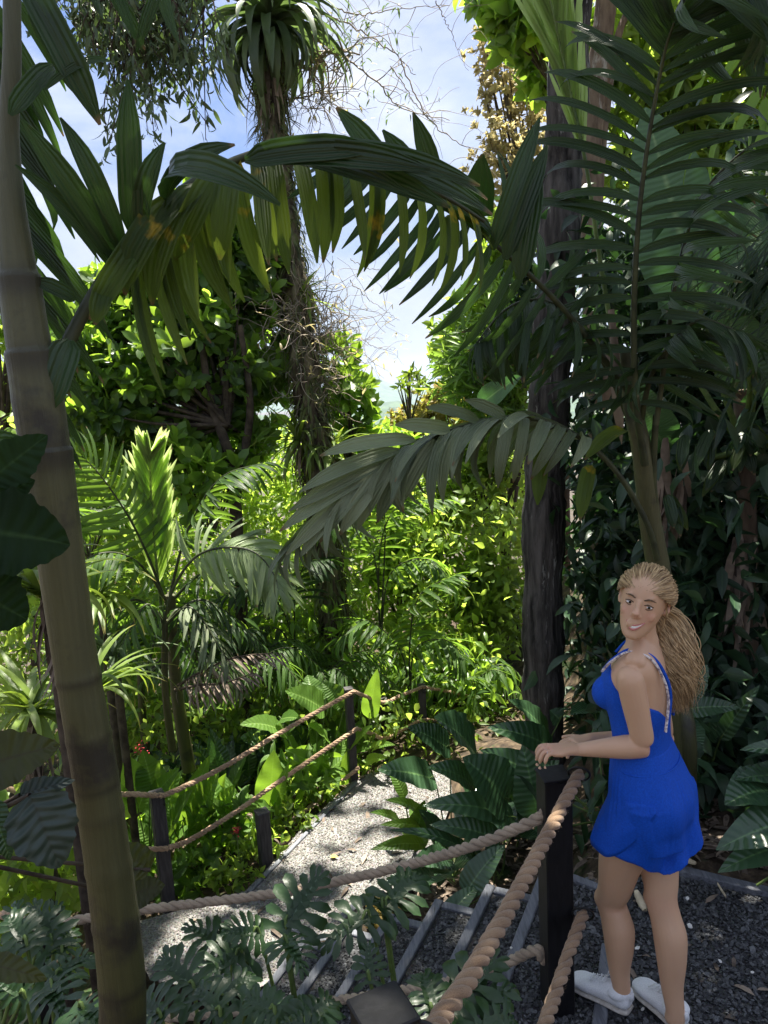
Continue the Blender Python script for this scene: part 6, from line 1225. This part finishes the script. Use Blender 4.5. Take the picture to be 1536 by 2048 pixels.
# shoes
def shoe(e_, t_, label=None):
    d = t_-e_; d[2] = 0; L = np.linalg.norm(d); d = d/L; s = np.cross(UP, d); L = L+.035; o0 = e_-d*.018; o0[2] = 0.012
    so = Sol(); secs = [(.0, .022, .012, .050, .0), (.06, .032, .030, .052, .0), (.2, .036, .034, .056, 0), (.38, .036, .033, .054, 0), (.55, .040, .027, .043, .0), (.72, .045, .021, .033, 0), (.86, .042, .017, .027, 0), (.96, .028, .012, .019, 0), (1.0, .012, .007, .013, 0)]
    so.sect([(o0+d*L*q+UP*(zc*.5+.012), s*w_, UP*h_) for q, w_, h_, zc, _ in secs], 24, 5, 2.4)
    so.limb([e_+d*.022+UP*.055, e_+d*.022+UP*.035], [(.036, .040), (.038, .046)], 20)
    so.limb([o0+d*L*.26+UP*.060, o0+d*L*.42+UP*.052, o0+d*L*.62+UP*.036], [.027, .028, .026], 18)
    a = so.build('shoe', M['shoe'], girl, .003, 4)
    so = Sol(); so.sect([(o0+d*L*q+UP*.004, s*(w_+.003), UP*.008) for q, w_, h_, zc, _ in secs], 24, 4, 3.0); so.build('sole', M['sole'], a, .003, 2)
    ac = Acc()
    for q in (.40, .47, .54, .61):
        c = o0+d*L*q+UP*(np.interp(q, [.38, .55, .72], [.090, .074, .060])); w_ = .020
        tube(ac, spline([c-s*w_-UP*.006, c+UP*.005, c+s*w_-UP*.006+d*.01], 8), .002, 6); tube(ac, spline([c+s*w_-UP*.006, c+UP*.007, c-s*w_-UP*.006+d*.01], 8), .002, 6)
    c = o0+d*L*.38+UP*.096
    for a1 in (-1, 1): tube(ac, spline([c, c+s*a1*.018+UP*.012, c+s*a1*.034+UP*.002, c+s*a1*.022-UP*.006, c], 14), .0018, 6)
    ac.build('laces', M['shoe'], a)
    ac = Acc(); box_v(ac, o0-d*.004+UP*.062, s, d, UP, .008, .006, .014, .5, .002); ac.build('heel_tab', M['shoe'], a)
shoe(eL*np.array([1, 1, 0])+(0, 0, .03), tL.copy()); shoe(eR*np.array([1, 1, 0])+(0, 0, .03), tR.copy())
# face details
M['eyewhite'] = surf('eye_white', [(.72, .70, .68), (.78, .76, .74)], 10, 1, .2, 0, .001); M['iris'] = surf('iris', [(.012, .012, .010), (.03, .03, .02)], 80, 1, .15, 0, .001)
M['lip'] = surf('lips', [(.50, .17, .15), (.58, .22, .19)], 60, 2, .4, .1, .001); M['teeth'] = surf('teeth', [(.72, .70, .64), (.78, .76, .70)], 20, 1, .3, 0, .001); M['brow'] = surf('brow', [(.08, .05, .03), (.15, .10, .06)], 200, 2, .8, .1, .001)
def ell(name, c, rx, ry, rz, mat, parent=None):
    a = Acc(); th = np.linspace(.05, PI-.05, 9); ph = np.arange(16)*2*PI/16
    v = np.array([c+hr*rx*math.sin(t)*math.cos(p)+face*ry*math.sin(t)*math.sin(p)+hu*rz*math.cos(t) for t in th for p in ph]); a.add(v, grid_faces(9, 16, True)); return a.build(name, mat, parent or girl)
for sd in (1, -1):
    e_ = ell('eye', hp(sd*.030, .0785, .006), .0115, .0095, .0048, M['eyewhite']); ell('iris', hp(sd*.030+.0016, .0852, .0062), .0050, .0034, .0046, M['iris'], e_)
    a = Acc(); tube(a, spline([hp(sd*.017, .0875, .010), hp(sd*.030, .0885, .0145), hp(sd*.044, .078, .009)], 10), .0018, 6); tube(a, spline([hp(sd*.018, .086, .001), hp(sd*.030, .0865, -.002), hp(sd*.043, .078, .002)], 10), .0011, 6); a.build('eyelid', M['brow'], e_)
    a = Acc(); tube(a, spline([hp(sd*.014, .093, .026), hp(sd*.030, .091, .032), hp(sd*.048, .077, .027)], 10), [.0018, .0026, .003, .003, .003, .0028, .0025, .002, .0015, .001], 6); a.build('eyebrow', M['brow'], girl)
mz = -.060
a = Acc(); q = [hp(x, .0995-(24 if x < 0 else 18)*x*x, mz+.011*abs(x/.026)**1.6) for x in np.linspace(-.027, .031, 13)]
lo = [p-hu*.0135*(1-abs(x)**2)+face*.001 for p, x in zip(q, np.linspace(-1, 1, 13))]
tube(a, q, np.interp(np.linspace(-1, 1, 13), [-1, 0, 1], [.0014, .0026, .0014]), 8); tube(a, lo, np.interp(np.linspace(-1, 1, 13), [-1, 0, 1], [.0016, .0044, .0016]), 8); a.build('lips', M['lip'], girl)
a = Acc(); v = np.array([[p+face*.0005, (p+l_)/2+face*.0022, l_+face*.0005] for p, l_ in zip(q, lo)]); a.add(v.reshape(-1, 3), grid_faces(13, 3)); a.build('teeth', M['teeth'], girl)
# ring
a = Acc(); rp_ = K-hs*-.010+nrm(hd-hn*.25)*.016; th = np.linspace(0, 2*PI, 20); tube(a, np.array([rp_+hs*.0098*math.cos(t)+hn*.0098*math.sin(t) for t in th]), .0016, 6, cap=False); a.build('finger_ring', surf('silver', [(.6, .6, .6), (.8, .8, .8)], 10, 1, .25, 0, .001), girl)
# hair: cap plus wavy locks
hairs = Sol()
HC0 = hp(0, -.016, .016)
def hell(d, rx, ry, rz): return HC0+hr*d[0]*rx+face*d[1]*ry+hu*d[2]*rz
hairs.loft([[hell((math.sin(t)*math.cos(p), math.sin(t)*math.sin(p), math.cos(t)), .076, .092, .093)-face*.012 for p in np.arange(24)*PI/12] for t in np.linspace(.1, PI*.72, 12)])
cap = hairs.build('hair', M['hair'], girl, .004, 5)
a = Acc(); RH = random.Random(5)
def lock(P, r_, amp=.006, fr=3, n=34, t=None):
    C = spline(P, n); ph = RH.uniform(0, 6); s = np.linspace(0, 1, n); T = nrm(np.gradient(C, axis=0)); A = nrm(np.cross(T, UP+.01)); B = np.cross(T, A)
    C = C+(A*np.sin(s*fr*2*PI+ph)[:, None]+B*np.cos(s*fr*2*PI+ph)[:, None])*(amp*np.clip(s*2.2, 0, 1))[:, None]
    tube(a, C, r_*np.clip(1.1-s**3, .15, 1)*np.clip(.4+s*6, 0, 1), 5, RH.uniform(0, 1) if t is None else t, cap=False)
def sc_(p, k=1.0): return p
# strands combed from the hairline back to the crown and down to the gathered tail
tail = hp(.012, -.118, .005)
tdir = nrm(np.array([.05, -1, -.28]))
HL_ = np.array([(0, .92, .40), (.42, .88, .34), (.72, .66, .20), (.88, .40, .06), (.97, .05, -.04), (.93, -.15, -.22), (.85, -.35, -.42)])
for k in range(2000):
    u = RH.uniform(0, 6); sg = RH.choice((1, -1)); i = min(5, int(u)); d0 = HL_[i]*(1-u+i)+HL_[i+1]*(u-i); d0 = d0*np.array([sg, 1, 1]); st_ = RH.uniform(0, .35)
    d0 = nrm(d0+NR.normal(0, .02, 3)); om = math.acos(max(-1, min(1, float(np.dot(d0, tdir))))); lift = RH.uniform(1.0, 1.09); P = []
    for q in np.linspace(st_, 1, 7):
        d = (d0*math.sin((1-q)*om)+tdir*math.sin(q*om))/math.sin(om); d = nrm(d+np.array([0, 0, .18*math.sin(PI*q)])); l_ = 1+(lift-1)*math.sin(PI*min(1, q+.05)); P.append(hell(d, .087*l_, .109*l_, .1015*l_))
    lock(P, .0015, RH.uniform(.002, .006), RH.uniform(1.5, 4), 24)
# long wavy fall behind the right shoulder: ends near (1360,1415)
dn = [W(1335, 1240, 2.50), W(1352, 1300, 2.44), W(1360, 1355, 2.42), W(1357, 1415, 2.44)]
for k in range(1300):
    u, v_ = RH.gauss(0, 1), RH.gauss(0, 1); e = RH.uniform(.55, 1.05); w1, w2, w3 = .012, .021, .021
    S_ = CR; P = [tail+CR*u*.022+face*abs(v_)*.022-hu*.01*abs(u), dn[0]+CR*u*.019-F_T*v_*.014, dn[1]+CR*u*w2-F_T*v_*.014, dn[2]*1+CR*u*w3-F_T*v_*.014, dn[3]+CR*u*.017-F_T*v_*.012-UP*RH.uniform(-.03, .02)]
    if e < .75: P = P[:4]
    lock(P, .0016, RH.uniform(.006, .015), RH.uniform(1.6, 3.4), 40)
for k in range(40):                               # loose flyaway curls
    u = RH.uniform(-1, 1); lock([tail, dn[0]+CR*(.03+.01*u), dn[1]+CR*.045+UP*RH.uniform(-.03, .03), dn[1]+CR*RH.uniform(.03, .06)-UP*RH.uniform(.02, .08)], .0012, .010, RH.uniform(2, 4))
for k in range(14): lock([hp(.070, .02, .02), hp(.080, .004, -.02), hp(.078, -.002, -.05), hp(.072, -.004, -.085)], .0012, .004, 2)
a.build('hair_strands', M['hair'], cap)
